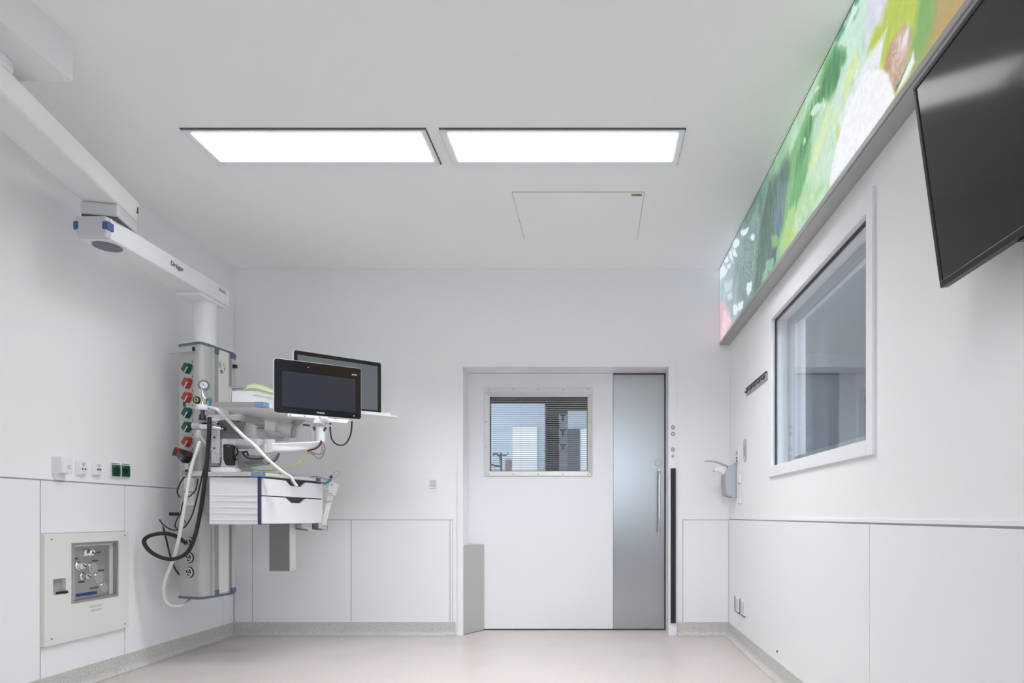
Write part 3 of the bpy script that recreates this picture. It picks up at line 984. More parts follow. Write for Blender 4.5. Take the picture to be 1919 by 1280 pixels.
# ------------------------------------------------------------------ ceiling supply pendant
pd = thing('supply_pendant', 'white articulated ceiling pendant with a supply column of gas outlets', 'pendant', (-2.5, 2.34, 3.0))
MB().box((-2.79, 2.04, 2.819), (-2.217, 2.627, 3.0)).build('ceiling_cover', 'plastic_white', pd, bevel=.003)
MB().prism([(-2.56, 2.16, 2.765), (-2.36, 2.16, 2.765), (-2.350, 2.47, 2.765), (-2.362, 2.515, 2.765), (-2.40, 2.535, 2.765), (-2.58, 2.535, 2.765)], (0, 0, .056)).build('upper_bearing', 'plastic_white', pd, bevel=.012)
ad = V((-.2338, .972, 0)).normalized()
an = V((ad.y, -ad.x, 0))
nr = V((-2.577, 3.343, 0)) - ad * 1.35       # right edge, near end
fr_ = V((-2.626, 3.547, 0))
wA = .176
sec = [(0.0, 2.66), (.016, 2.77), (-wA - .016, 2.77), (-wA, 2.66)]
MB().prism([nr + an * o + V((0, 0, z)) for o, z in sec], fr_ - nr).build('upper_arm', 'plastic_white', pd, bevel=.014, seg=3)
e0 = fr_ + an * .004 - ad * .02
MB().box((e0.x + .002, e0.y - .004, 2.70), (e0.x + .008, e0.y + .006, 2.735)).build('release_slot', 'dark_grey', pd)
b0 = V((-2.747, 3.297, 0))
b1 = b0 + an * .178
MB().prism([b0 + V((0, 0, 2.588)), b1 + V((0, 0, 2.588)), b1 + ad * .22 + V((0, 0, 2.588)), b0 + ad * .22 + V((0, 0, 2.588))], (0, 0, .071)).build('elbow_bearing', 'device_grey', pd, bevel=.012, seg=3)
MB().prism([b0 + an * .006 + ad * .004 + V((0, 0, 2.578)), b1 - an * .006 + ad * .004 + V((0, 0, 2.578)), b1 - an * .006 + ad * .2 + V((0, 0, 2.578)), b0 + an * .006 + ad * .2 + V((0, 0, 2.578))], (0, 0, .011)).build('elbow_gap', 'dark_grey', pd)
# lower arm: a straight box beam along the room
bxl, bxr, bz0, bz1 = -2.779, -2.606, 2.463, 2.580
la = MB().prism([(bxl + .004, 3.33, bz0), (bxr - .0, 3.33, bz0), (bxr + .006, 3.33, bz0 + .06), (bxr, 3.33, bz1), (bxl, 3.33, bz1), (bxl - .006, 3.33, bz0 + .06)], (0, 4.40 - 3.33, 0)).build('lower_arm', 'plastic_white', pd, bevel=.008, seg=2)
cap = [(bxl + .008, bz0 + .002), (bxr - .008, bz0 + .002), (bxr + .006, bz0 + .062), (bxr - .004, bz1 - .002), (bxl + .004, bz1 - .002), (bxl - .006, bz0 + .062)]
MB().prism([(x, 3.302, z) for x, z in cap], (0, .034, 0)).build('end_cap', 'device_grey', la, bevel=.010, seg=3)
MB().box((bxr - .028, 3.299, bz0 + .040), (bxr + .008, 3.345, bz0 + .088)).build('corner_bumper', 'bumper_blue', la, bevel=.008)
MB().box((bxl - .009, 3.299, bz0 + .040), (bxl + .022, 3.345, bz0 + .088)).build('corner_bumper', 'bumper_blue', la, bevel=.008)
MB().cyl((-2.695, 3.418, bz0 + .002), (-2.695, 3.418, bz0 - .004), .068, n=40).build('cover_disc', 'disc_blue', la, smooth=True)
text('lettering', 'Dr\u00e4ger', 'ink', la, (bxr + .0062, 3.79, 2.513), (0, 1, 0), (0, 0, 1), .116)
text('lettering', 'Agila', 'ink_grey', la, (bxr + .0045, 4.272, 2.526), (0, 1, 0), (0, 0, 1), .088)
MB().prism([(-2.785, 4.10, 2.440), (-2.618, 4.10, 2.440), (-2.618, 4.385, 2.440), (-2.785, 4.385, 2.440)], (0, 0, .026)).build('column_collar', 'plastic_white', pd, bevel=.010)
MB().cyl((-2.70, 4.28, 2.12), (-2.70, 4.28, 2.45), .0705, n=40).build('pole', 'plastic_white', pd, smooth=True)

A, B, C_, D_ = V((-2.836, 4.218, 0)), V((-2.641, 4.143, 0)), V((-2.591, 4.438, 0)), V((-2.79, 4.52, 0))
KZ0, KZ1 = .430, 2.128
dAB = (B - A).normalized(); nAB = V((dAB.y, -dAB.x, 0))
dBC = (C_ - B).normalized(); nBC = V((dBC.y, -dBC.x, 0))
poly = [A]
for i in range(7):      # rounded front corner
    tq = i / 6
    p0, p2 = B - dAB * .035, B + dBC * .05
    poly.append(p0 * (1 - tq) ** 2 + B * 2 * tq * (1 - tq) + p2 * tq ** 2)
poly += [C_, D_]


def lift(ps, z):
    return [V((p.x, p.y, z)) for p in ps]


colm = MB().prism(lift(poly, KZ0), (0, 0, KZ1 - KZ0)).build('column', 'aluminium', pd, smooth=True)
cen = sum(poly, V()) / len(poly)


def grown(k):
    return [p + (p - cen).normalized() * k for p in poly]


MB().prism(lift(grown(.006), KZ1), (0, 0, .016)).build('top_cap', 'slate_blue', pd, smooth=True)
MB().prism(lift(grown(.004), KZ1 + .016), (0, 0, .006)).build('top_plate', 'plastic_white', pd)
MB().prism(lift(grown(.006), KZ0 - .016), (0, 0, .016)).build('bottom_cap', 'slate_blue', pd, smooth=True)


def PAB(px, py, o=0.0):
    return onplane(px, py, A + nAB * o, nAB)


def PBC(px, py, o=0.0):
    return onplane(px, py, B + nBC * o, nBC)


def sBC(px):
    return (PBC(px, 900) - B).dot(dBC)


def strip(px0, px1, z0, z1, o0, o1, name, m, bev=.002):
    p, q = B + dBC * sBC(px0), B + dBC * sBC(px1)
    return MB().prism([p + nBC * o0 + V((0, 0, z0)), q + nBC * o0 + V((0, 0, z0)), q + nBC * o1 + V((0, 0, z0)), p + nBC * o1 + V((0, 0, z0))], (0, 0, z1 - z0)).build(name, m, pd, bevel=bev)


strip(395.5, 399.5, KZ0, KZ1, -.005, .012, 'profile_rail', 'aluminium')
strip(401, 407, KZ0, KZ1, -.005, .006, 'profile_rail', 'mid_grey')
strip(408, 427, KZ0 + .01, KZ1, -.005, .009, 'side_panel', 'plastic_cream')
strip(428, 431, KZ0, KZ1, -.005, .005, 'profile_rail', 'mid_grey')
strip(432, 438.6, KZ0, KZ1, -.005, .012, 'profile_rail', 'aluminium')
for z0, z1 in ((KZ1 - .034, KZ1 + .004), (KZ0 - .004, KZ0 + .034)):
    strip(399.5, 408, z0, z1, 0, .014, 'corner_bumper', 'slate_blue')
    strip(431, 439.2, z0, z1, 0, .015, 'corner_bumper', 'slate_blue')
# print on the side panel
m = MB()
for k, (px, py0, py1) in enumerate(((410.5, 678, 690), (412.3, 676, 688), (414, 680, 693), (419.5, 680, 686), (420.5, 690, 696), (421.5, 684, 693))):
    p, q = PBC(px, py0, .0096), PBC(px, py1, .0096)
    m.bar(p, q, .0035, .0008, up=nBC)
m.build('print', 'ink_grey', pd)
p = PBC(415.3, 697, .0095)
MB().ring(p, nBC, .012, .006, .001).build('print', 'ink_black', pd)
# end of a rail poking out on the far side
p = at(442, 687, 4.40)
MB().box((p.x - .02, p.y - .01, p.z - .012), (p.x + .008, p.y + .01, p.z + .013)).build('rail_end', 'black', pd, bevel=.002)
# standard rails across the outlet face
for name, x0, x1, y0, o in (('equipment_rail', 320.5, 361.5, 660, .045),):
    p, q = PAB(x0, y0, o), PAB(x1, y0, o)
    q.z = p.z
    r_ = MB().bar(p, q, .010, .026).build(name, 'aluminium', pd, bevel=.002)
    MB().bar(q, q + dAB * .012, .012, .028).build('rail_cap', 'black', r_)
    MB().bar(q - dAB * .05, q - dAB * .05 - nAB * .045, .02, .014).build('standoff', 'aluminium', r_)
p, q = PAB(345, 888.5, .030), PAB(391, 888.5, .030)
q.z = p.z
r_ = MB().bar(p, q, .022, .032).build('equipment_rail', 'plastic_cream', pd, bevel=.003)
MB().bar(p - dAB * .004, p + dAB * .006, .024, .040).build('rail_cap', 'mid_grey', r_)
MB().bar(q, q + dAB * .018, .02, .03).build('rail_cap', 'black', r_)
pc = PAB(348.5, 887.5, .046)
MB().cyl(pc, pc + nAB * .012, .012).build('clamp_screw', 'mid_grey', r_, smooth=True)
p = PAB(351, 880, .034)
MB().box((p.x - .012, p.y - .01, p.z - .006), (p.x + .014, p.y + .02, p.z + .055)).build('clamp_block', 'plastic_white', r_, bevel=.003)
p = PAB(350.5, 882, .05)
MB().cyl(p, p + nAB * .008, .009).build('clamp_knob', 'black', r_)
p = at(328, 963.5, 4.24)
MB().box((p.x - .034, p.y - .012, p.z - .011), (p.x + .04, p.y + .012, p.z + .012)).build('rail_end', 'black', pd, bevel=.002)
# white socket blocks low on the outlet face
for y0, y1 in ((896, 921), (924, 948)):
    q = [PAB(347.5, y0), PAB(365.5, y0 - .3), PAB(365.5, y1 - .3), PAB(347.5, y1)]
    sb = MB().prism(q, nAB * .012).build('socket_block', 'plastic_white', pd, bevel=.003)
    c = PAB(357, (y0 + y1) / 2, .0122)
    MB().ring(c, nAB, .022, .018, .001).build('socket_ring', 'device_grey', sb)
    for k in (-1, 1):
        MB().cyl(c + dAB * .008 * k, c + dAB * .008 * k + nAB * .001, .0025, n=10).build('pin_hole', 'mid_grey', sb)
# coloured gas outlets: square lever blocks set on edge
zz = V((0, 0, 1))


def outlet(px, py, m, sz=.054, num=True):
    c = PAB(px, py)
    a_ = math.radians(40)
    u = dAB * math.cos(a_) - zz * math.sin(a_)
    v = dAB * math.sin(a_) + zz * math.cos(a_)
    h = sz / 2

    def sq(hu, hv, o, oc=0):
        return [c + u * (su * hu) + v * (sv * hv) + nAB * o + u * oc for su, sv in ((-1, -1), (1, -1), (1, 1), (-1, 1))]
    b = MB().prism(sq(h, h, 0), nAB * .034).build('gas_outlet', m, pd, bevel=.005, seg=2)
    MB().prism(sq(.0035, h * .82, .0338, h * .72), nAB * .0012).build('marker_line', 'plastic_white', b)
    p = c + u * h * .2 + v * (h + .004) + nAB * .002
    MB().prism([p + u * su * .011 + v * sv * .010 for su, sv in ((-1, -1), (1, -1), (1, 1), (-1, 1))], nAB * .022).build('catch', m, b, bevel=.003)
    if num:
        text('numeral', '6.', 'ink_black', pd, c + dAB * .030 + zz * .040 + nAB * .0012, dAB, zz, .015)
    return b


for py, mm in ((691.5, 'gas_green'), (719, 'gas_red'), (745.5, 'gas_red'), (774.5, 'gas_green'), (801, 'gas_green'), (828.5, 'gas_red'), (855, 'gas_red')):
    outlet(354.5, py, mm)
# round equipotential sockets near the foot
for py in (1016, 1045, 1072.5):
    c = PAB(356.5, py)
    e = MB().cyl(c, c + nAB * .006, .036, n=32).build('round_socket', 'black', pd, smooth=True)
    MB().cyl(c + nAB * .006, c + nAB * .011, .031, n=32).build('socket_face', 'plastic_white', e, smooth=True)
    MB().ring(c + nAB * .011, nAB, .023, .014, .004).build('socket_ring', 'black', e, smooth=True)
    MB().cyl(c + nAB * .0105, c + nAB * .013, .0065, n=20).build('socket_core', 'black', e)
    for k in range(3):
        a_ = math.radians(90 + 120 * k)
        d = dAB * math.cos(a_) + zz * math.sin(a_)
        MB().bar(c + nAB * .0155 + d * .013, c + nAB * .0155 + d * .025, .009, .002, up=nAB).build('bayonet_notch', 'plastic_white', e)
# mounting plate with screws on the shelf side
q = [at(396, 783, 4.12), at(411, 786, 4.12), at(411, 868, 4.12), at(396, 868, 4.12)]
mp = MB().prism(q, (0, .012, 0)).build('mounting_plate', 'plastic_white', pd, bevel=.003)
for py in (790, 804, 820, 840):
    c = at(402, py, 4.118)
    MB().cyl(c, c + V((0, -.004, 0)), .006, n=12).build('screw', 'black', mp)
strip(395, 412, .978 + (966 - 872) / 280, .978 + (966 - 775) / 280, .0, .05, 'mounting_block', 'device_grey', .004)
q = at(406, 810, 4.13)

# ------------------------------------------------------------------ things on and around the column
# vacuum regulator with gauge and jar
RY = 4.02
t = thing('suction_regulator', 'chrome suction regulator with round gauge and clear jar on the column', 'regulator', at(379, 790, RY))
g = at(382, 722, RY)
ga = V((.30, -.95, 0)).normalized()
MB().rings([(g - ga * .040, .024), (g - ga * .036, .033), (g - ga * .004, .036), (g + ga * .004, .034)], 32).build('gauge_case', 'chrome', t, smooth=True)
gd = MB().cyl(g + ga * .0035, g + ga * .006, .0225, n=32).build('gauge_dial', 'plastic_white', t)
gu = V((-ga.y, ga.x, 0))
MB().bar(g + ga * .0065 - gu * .008 + zz * .010, g + ga * .0065 + gu * .005 - zz * .006, .004, .001, up=ga).build('needle', 'ink_black', gd)
MB().ring(g + ga * .006, ga, .0195, .018, .0006).build('dial_ring', 'mid_grey', gd)
MB().rings([(at(378, 730, RY), .016), (at(378.5, 736, RY), .014), (at(380, 741, RY), .022), (at(381.5, 749, RY), .029), (at(380.5, 756, RY), .027), (at(379.5, 761, RY), .029)], 24).build('body', 'chrome', t, smooth=True)
kc = at(368.5, 749.5, RY - .03)
kb = MB().rings([(kc + V((0, .03, 0)), .014), (kc + V((0, .022, 0)), .024), (kc, .024), (kc + V((0, -.004, 0)), .021)], 28).build('control_knob', 'black', t, smooth=True)
MB().ring(kc + V((0, -.004, 0)), (0, -1, 0), .014, .007, .001).build('knob_ring', 'cable_yellow', kb)
MB().rings([(at(379.5, 759, RY), .033), (at(379.5, 761, RY), .036), (at(379.5, 767, RY), .036), (at(379.5, 769, RY), .032)], 28).build('jar_collar', 'plastic_white', t, smooth=True)
MB().rings([(at(379.5, 768, RY), .031), (at(379.5, 786, RY), .031), (at(379.5, 790, RY), .028)], 28).build('jar', 'clear_plastic', t, smooth=True)
MB().rings([(at(379.5, 769, RY), .011), (at(379.5, 775, RY), .011), (at(379.5, 779, RY), .020), (at(379.5, 781, RY), .018), (at(379.5, 787, RY), .024)], 20).build('float', 'rubber', t, smooth=True)
MB().rings([(at(394, 762, RY), .007), (at(394, 753, RY), .009), (at(394, 751, RY), .012), (at(394, 747, RY), .012), (at(394, 745, RY), .007)], 16).build('hose_nipple', 'teal', t, smooth=True)
MB().tube([at(380, 762, RY), at(388, 764, RY), at(394, 763, RY)], .008).build('outlet_arm', 'chrome', t, smooth=True)
MB().tube([at(370, 764, RY), at(358, 763, RY + .02), at(347, 761, RY + .08)], .005).build('valve_lever', 'device_grey', t)
a, b = at(345, 761, RY + .06), at(350, 753, RY + .06)
MB().box((a.x - .006, RY + .055, a.z - .004), (a.x + .008, RY + .065, b.z)).bar((a.x, RY + .06, a.z), at(360, 763, RY + .06), .007, .008).build('lever_end', 'gas_green', t, bevel=.002)

t = thing('rail_clamp', 'chrome rail clamp gripping the column below the regulator jar', 'clamp', at(380, 800, 4.05))
MB().cyl(at(362, 798.5, 4.04), at(377, 798.5, 4.04), .023).build('clamp_body', 'aluminium', t, smooth=True)
MB().cyl(at(378, 799, 4.04), at(392, 799, 4.04), .025).build('clamp_body', 'chrome', t, smooth=True)
MB().cyl(at(358, 798.5, 4.04), at(362, 798.5, 4.04), .024).build('clamp_knob', 'black', t, smooth=True)
MB().cyl(at(392, 800, 4.06), at(413, 804, 4.10), .014).build('spindle', 'chrome', t, smooth=True)
MB().bar(at(392, 794.5, 4.04), at(412, 799, 4.10), .010, .012).build('jaw', 'chrome', t)
MB().cyl(at(420.5, 804, 4.12), at(423.5, 804.5, 4.12), .010).build('spindle_knob', 'black', t, smooth=True)
MB().cyl(at(412, 804, 4.10), at(421, 804.3, 4.12), .004).build('spindle', 'chrome', t)
MB().box((at(366, 0, 4.06).x, 4.05, at(0, 792, 4.06).z), (at(404, 0, 4.06).x, 4.09, at(0, 790, 4.06).z + .003)).build('jaw', 'aluminium', t)
t = thing('suction_adapter', 'grey cone shaped tube adapter hanging under the rail clamp', 'adapter', at(372, 828, 4.03))
MB().rings([(at(372, 806, 4.03), .012), (at(372, 814, 4.03), .019), (at(372, 819, 4.03), .014), (at(373, 822, 4.03), .005), (at(373.5, 828, 4.03), .005)], 18).build('cone', 'device_grey', t, smooth=True)

# hoses and cables (each one a thing)
def hose(name, label, cat, pts, r, m, ends=None, n=9):
    o = MB().tube([at(*p) for p in pts], r, n=n, sub=7).build(name, m, smooth=True)
    return tag(o, label, cat)


hose('suction_tube', 'white suction tube from the chrome regulator curving down to the monitor arm', 'tube', [(394, 764, 4.0), (404, 766, 3.98), (416, 775, 3.95), (430, 790, 3.92), (445, 806, 3.90), (458, 819, 3.88), (471, 829, 3.87), (483, 841, 3.86), (497, 856, 3.85)], .0105, 'tube_white')
hose('suction_tube', 'white suction tube hanging from the monitor arm to the drawer fronts', 'tube', [(497, 856, 3.85), (512, 870, 3.86), (528, 883, 3.88), (537, 889, 3.90), (545, 894, 3.92), (549, 901, 3.93), (556, 911, 3.95)], .0095, 'tube_white')
hose('oxygen_tube', 'long white tube hanging beside the black hose and looping near the floor', 'tube', [(374, 828, 4.03), (369, 845, 4.0), (361, 868, 3.98), (355, 895, 3.97), (350, 925, 3.965), (344, 960, 3.96), (338, 995, 3.96), (330, 1030, 3.97), (320, 1060, 4.0), (310, 1085, 4.05), (307, 1108, 4.07), (311, 1126, 4.09), (321, 1135, 4.12), (335, 1136, 4.16), (347, 1131, 4.22), (356, 1124, 4.28)], .0105, 'tube_white')
bh = hose('pressure_hose', 'thick black hose coiling in one loop in front of the column', 'hose', [(393, 783, 4.02), (392, 810, 3.99), (390, 840, 3.97), (387, 875, 3.95), (382, 915, 3.94), (376, 955, 3.93), (368, 995, 3.92), (360, 1020, 3.92), (350, 1036, 3.92), (335, 1045, 3.93), (318, 1048, 3.93), (298, 1043, 3.94), (280, 1032, 3.95), (270, 1017, 3.96), (275, 1007, 3.97), (292, 1001, 3.99), (312, 1000, 4.02), (332, 1006, 4.06), (344, 1015, 4.10), (349, 1018, 4.12)], .0125, 'rubber')
hose('black_cable', 'double black cable bowing out to the left of the column', 'cable', [(386, 862, 4.05), (378, 895, 4.04), (370, 930, 4.02), (361, 962, 4.01), (350, 983, 4.0), (338, 992, 4.0), (322, 993, 4.0), (308, 985, 4.02), (299, 974, 4.05)], .0045, 'black')
hose('black_cable', 'thin pale edged cable running beside the double black cable', 'cable', [(388, 862, 4.06), (380, 897, 4.05), (373, 932, 4.03), (364, 963, 4.02), (352, 985, 4.01), (339, 994.5, 4.01), (321, 995.5, 4.01), (307, 987, 4.03), (298, 976, 4.06)], .0035, 'device_grey')
hose('black_cable', 'thin black cable hanging straight down behind the hose loop to the column', 'cable', [(305, 984, 4.04), (309, 1000, 4.06), (315, 1025, 4.08), (321, 1048, 4.12), (328, 1066, 4.18), (337, 1078, 4.24)], .0055, 'black')
hose('black_cable', 'thin black cable forking in a drop shaped loop above the hose coil', 'cable', [(371, 897, 4.06), (367, 917, 4.05), (357, 929, 4.04), (347, 936, 4.04), (342, 945, 4.04), (339, 960, 4.03), (331, 975, 4.03), (328, 985, 4.03), (332, 991, 4.02)], .0038, 'black')
hose('black_cable', 'short black cable closing the right side of the drop shaped loop', 'cable', [(348, 916, 4.075), (347, 935, 4.065), (341, 950, 4.055), (339, 962, 4.045), (344, 972, 4.045), (349, 984, 4.035), (346, 989, 4.035)], .003, 'black')
hose('red_cable', 'dark red cable arching left of the column below the clamp', 'cable', [(345.5, 894, 4.12), (338, 905, 4.10), (333, 917, 4.10), (333, 925, 4.14), (337, 932, 4.21)], .005, 'cable_red')
# hose couplings
p = PAB(352, 1017.5, .012)
t = thing('hose_coupling', 'grey hose coupling plugged into the uppermost round socket', 'coupling', p)
e_ = at(349, 1018, 4.12)
MB().rings([(p, .014), (p + (e_ - p) * .4, .016), (p + (e_ - p) * .8, .013), (e_, .014)], 16).build('sleeve', 'mid_grey', t, smooth=True)
# plugs in the lowest red outlet
c = PAB(352, 856, .05)
t = thing('gas_plug', 'black square gas plug in the lowest red outlet', 'plug', c)
a_ = math.radians(40)
u, v = dAB * math.cos(a_) - zz * math.sin(a_), dAB * math.sin(a_) + zz * math.cos(a_)
MB().prism([c + u * su * .040 + v * sv * .028 for su, sv in ((-1, -1), (1, -1), (1, 1), (-1, 1))], nAB * .05).build('plug_body', 'black', t, bevel=.006)
MB().prism([c + nAB * .0505 + u * su * .030 + v * sv * .018 for su, sv in ((-1, -1), (1, -1), (1, 1), (-1, 1))], nAB * .002).build('plug_label', 'dark_grey', t, bevel=.001)
MB().bar(c + nAB * .053 + u * .004 - v * .01, c + nAB * .053 + u * .022 - v * .01, .004, .001, up=nAB).build('print', 'mid_grey', t)
c = PAB(338.5, 847, .045)
t = thing('gas_plug', 'red flat gas plug turned out to the left above the black plug', 'plug', c)
MB().prism([c + dAB * x + zz * z for x, z in ((-.046, -.026), (-.018, .032), (.030, .018), (.012, -.030))], nAB * .03).build('plug_body', 'gas_red', t, bevel=.005)
MB().prism([c + nAB * .030 + dAB * x + zz * z for x, z in ((-.038, -.021), (-.017, .025), (.010, .017), (-.004, -.026))], nAB * .002).build('plug_label', 'cable_red', t)

# ------------------------------------------------------------------ drawer unit and shelf
Q0, Q1 = V((-2.093, 3.867, 0)), V((-2.0, 4.55, 0))
dF = (Q1 - Q0).normalized()
nF = V((dF.y, -dF.x, 0))
LW = (Q1 - Q0).length
LX = -2.413
UZ0, UZ1 = .925, 1.216


def PF(px, py, o=0.0):
    return onplane(px, py, Q0 + nF * o, nF)


du = thing('drawer_unit', 'white two drawer unit hanging from the pendant column', 'drawer unit', (-2.25, 4.2, .92))
body = [Q0 - nF * .018, Q1 - nF * .018, V((-2.34, 4.60, 0)), V((LX, 3.867, 0)) ]
body[3] = V((LX, Q0.y, 0))
MB().prism(lift(body, UZ0), (0, 0, UZ1 - UZ0)).build('cabinet', 'plastic_white', du, bevel=.003)
for py in (928, 938.5, 950.5, 962, 974):
    z = at(0, py, Q0.y).z
    MB().box((LX + .004, Q0.y - .0010, z - .004), (Q0.x - .022, Q0.y + .002, z + .003)).build('side_rib', 'plastic_white', du, bevel=.0015)
MB().box((LX, Q0.y - .001, UZ0 - .004), (Q0.x - .016, Q0.y + .01, UZ0 + .004)).build('bottom_edge', 'device_grey', du)
# navy edge round the fronts
eg = MB()
for s0, s1, z0, z1 in ((0, .007, UZ0 - .004, UZ1 + .006), (0, LW, UZ1, UZ1 + .007), (0, LW, UZ0 - .004, UZ0 + .003)):
    p, q = Q0 + dF * s0, Q0 + dF * s1
    eg.prism([p - nF * .02 + V((0, 0, z0)), q - nF * .02 + V((0, 0, z0)), q - nF * .001 + V((0, 0, z0)), p - nF * .001 + V((0, 0, z0))], (0, 0, z1 - z0))
eg.build('edge_seal', 'navy', du)
MB().prism([Q0 + dF * .01 - nF * .0185 + V((0, 0, UZ0)), Q1 - nF * .0185 + V((0, 0, UZ0)), Q1 - nF * .0165 + V((0, 0, UZ0)), Q0 + dF * .01 - nF * .0165 + V((0, 0, UZ0))], (0, 0, UZ1 - UZ0)).build('drawer_gap', 'black', du)


def front(pz, notch, name):
    """pz: four corner pixels; notch: pixel outline of the grip cut-out from left to right on the top edge"""
    tl, tr_, br, bl = [PF(*p) for p in pz]
    outline = [tl] + [PF(*p) for p in notch] + [tr_, br, bl]
    # flatten the notch ends onto the top edge
    def on_top(p):
        s_ = (p - tl).dot(dF) / (tr_ - tl).dot(dF)
        return tl + (tr_ - tl) * s_
    outline[1] = on_top(outline[1]); outline[len(notch)] = on_top(outline[len(notch)])
    d = MB().prism([p - nF * .016 for p in outline], nF * .018).build(name, 'plastic_white', du)
    g = [p - nF * .0155 for p in outline[1:len(notch) + 1]]
    MB().prism(g, nF * .004).build('grip_recess', 'black', d)
    return d


front([(490.5, 896), (604, 907.5), (604, 934.5), (490.5, 928)], [(531, 898.5), (535.5, 901), (543.5, 910.5), (564, 912.5), (572.5, 904)], 'drawer')
front([(490.5, 930), (604, 936.5), (604, 980.3), (490.5, 981.5)], [(531, 931.4), (535, 933), (545, 942.5), (563, 943.2), (572.5, 935.2)], 'drawer')
# top tray with blue corner
ty0 = Q0 - dF * .004 + nF * .006
ty1 = Q1 + dF * .01 + nF * .006
tray = [V((LX - .004, Q0.y - .006, 0)), ty0, ty1, V((-2.33, 4.615, 0))]
MB().prism(lift(tray, UZ1 + .008), (0, 0, .022)).build('top_tray', 'plastic_cream', du, bevel=.003)
MB().box((LX - .002, Q0.y - .010, UZ1 + .006), (Q0.x - .055, Q0.y - .004, UZ1 + .034)).build('tray_rail', 'aluminium', du, bevel=.002)
MB().prism(lift([V((Q0.x - .056, Q0.y - .012, 0)), V((Q0.x + .012, Q0.y - .012, 0)), Q0 + dF * .03 + nF * .014, Q0 + dF * .03 - nF * .05], UZ1 + .003), (0, 0, .034)).build('corner_bumper', 'pad_blue', du, bevel=.004)
MB().prism(lift([Q0 + dF * .05 + nF * .0075, Q0 + dF * .28 + nF * .0075, Q0 + dF * .28 + nF * .009, Q0 + dF * .05 + nF * .009], UZ1 + .014), (0, 0, .014)).build('tray_tag', 'pack_green', du)
MB().bar((LX + .05, 4.25, 1.05), (-2.59, 4.29, 1.05), .30, .12).build('column_bracket', 'mid_grey', du, bevel=.004)

# deep steel holder below the drawers
a, b = at(504.5, 1070, 4.2), at(542, 985, 4.2)
t = thing('catheter_holder', 'narrow brushed steel holder hanging below the drawer unit', 'holder', ((a.x + b.x) / 2, 4.2, a.z))
MB().box((a.x, 4.2, a.z), (b.x, 4.206, b.z + .012)).build('front_plate', 'steel_dark', t, bevel=.001)
MB().box((b.x - .006, 4.206, a.z), (b.x + .002, 4.29, b.z + .012)).build('side_plate', 'aluminium', t, bevel=.001)
MB().box((a.x, 4.206, a.z), (a.x + .004, 4.29, b.z + .012)).build('side_plate', 'steel_soft', t)
MB().box((a.x, 4.2, a.z - .003), (b.x, 4.29, a.z + .001)).build('bottom_plate', 'steel_soft', t)
for k, (x0, x1) in enumerate(((553.5, 581), (585.5, 612))):
    Yk = 4.30 + .16 * k
    a, b = at(x0, 994, Yk), at(x1, 984, Yk)
    t = thing('rail_bracket', ('left' if k == 0 else 'right') + ' of two small metal rail brackets under the drawers', 'bracket', (a.x, Yk, a.z))
    MB().bar((a.x, Yk, a.z + .018), (b.x, Yk + .03, a.z), .014, .014).build('rail', 'aluminium', t, bevel=.002)
    MB().box((a.x, Yk - .01, a.z + .014), (a.x + .05, Yk + .02, UZ0 + .002)).build('bracket', 'mid_grey' if k == 0 else 'chrome', t, bevel=.003)
    MB().bar((a.x + .004, Yk - .015, a.z + .012), (b.x - .02, Yk + .008, a.z + .002), .006, .010).build('edge', 'dark_grey', t)
    if k:
        MB().tube([(b.x - .035, Yk, a.z + .035), (b.x + .002, Yk, a.z + .033), (b.x + .004, Yk, a.z + .004), (b.x - .035, Yk, a.z + .002)], .003).build('wire_hook', 'chrome', t)

# upper shelf
sh = thing('equipment_shelf', 'white equipment shelf with a blue front corner above the drawers', 'shelf', (-2.3, 4.2, 1.655))
SZ = 1.655
shp = [V((-2.385, Q0.y, 0)), V((-2.066, Q0.y, 0)), V((-1.972, 4.56, 0)), V((-2.36, 4.60, 0))]
MB().prism(lift(shp, SZ + .003), (0, 0, .020)).build('board', 'plastic_white', sh, bevel=.003)
MB().box((-2.387, Q0.y - .012, SZ), (-2.128, Q0.y - .002, SZ + .030)).build('front_rail', 'steel_soft', sh, bevel=.002)
MB().prism(lift([V((-2.128, Q0.y - .014, 0)), V((-2.066, Q0.y - .012, 0)), V((-2.052, Q0.y + .03, 0)), V((-2.10, Q0.y + .02, 0))], SZ - .002), (0, 0, .034)).build('corner_bumper', 'pad_blue', sh, bevel=.004)
q = [at(407, 789, 4.13), at(424, 785, 4.10), at(456, 789, 4.10), at(446, 815, 4.10), at(420, 809, 4.13), at(407, 806, 4.13)]
for p in q:
    p.y = 4.12
MB().prism(q, (0, .012, 0)).build('support_plate', 'steel_dark', sh, bevel=.002)
MB().prism([(-2.61, 4.16, 1.60), (-2.36, 4.16, 1.60), (-2.36, 4.42, 1.60), (-2.58, 4.42, 1.60)], (0, 0, .056)).build('column_bracket', 'device_grey', sh, bevel=.004)
for px, py in ((444, 790), (448, 790.5)):
    p = at(px, py, 4.118)
    MB().cyl(p, p + V((0, -.004, 0)), .004, n=10).build('screw', 'dark_grey', sh)
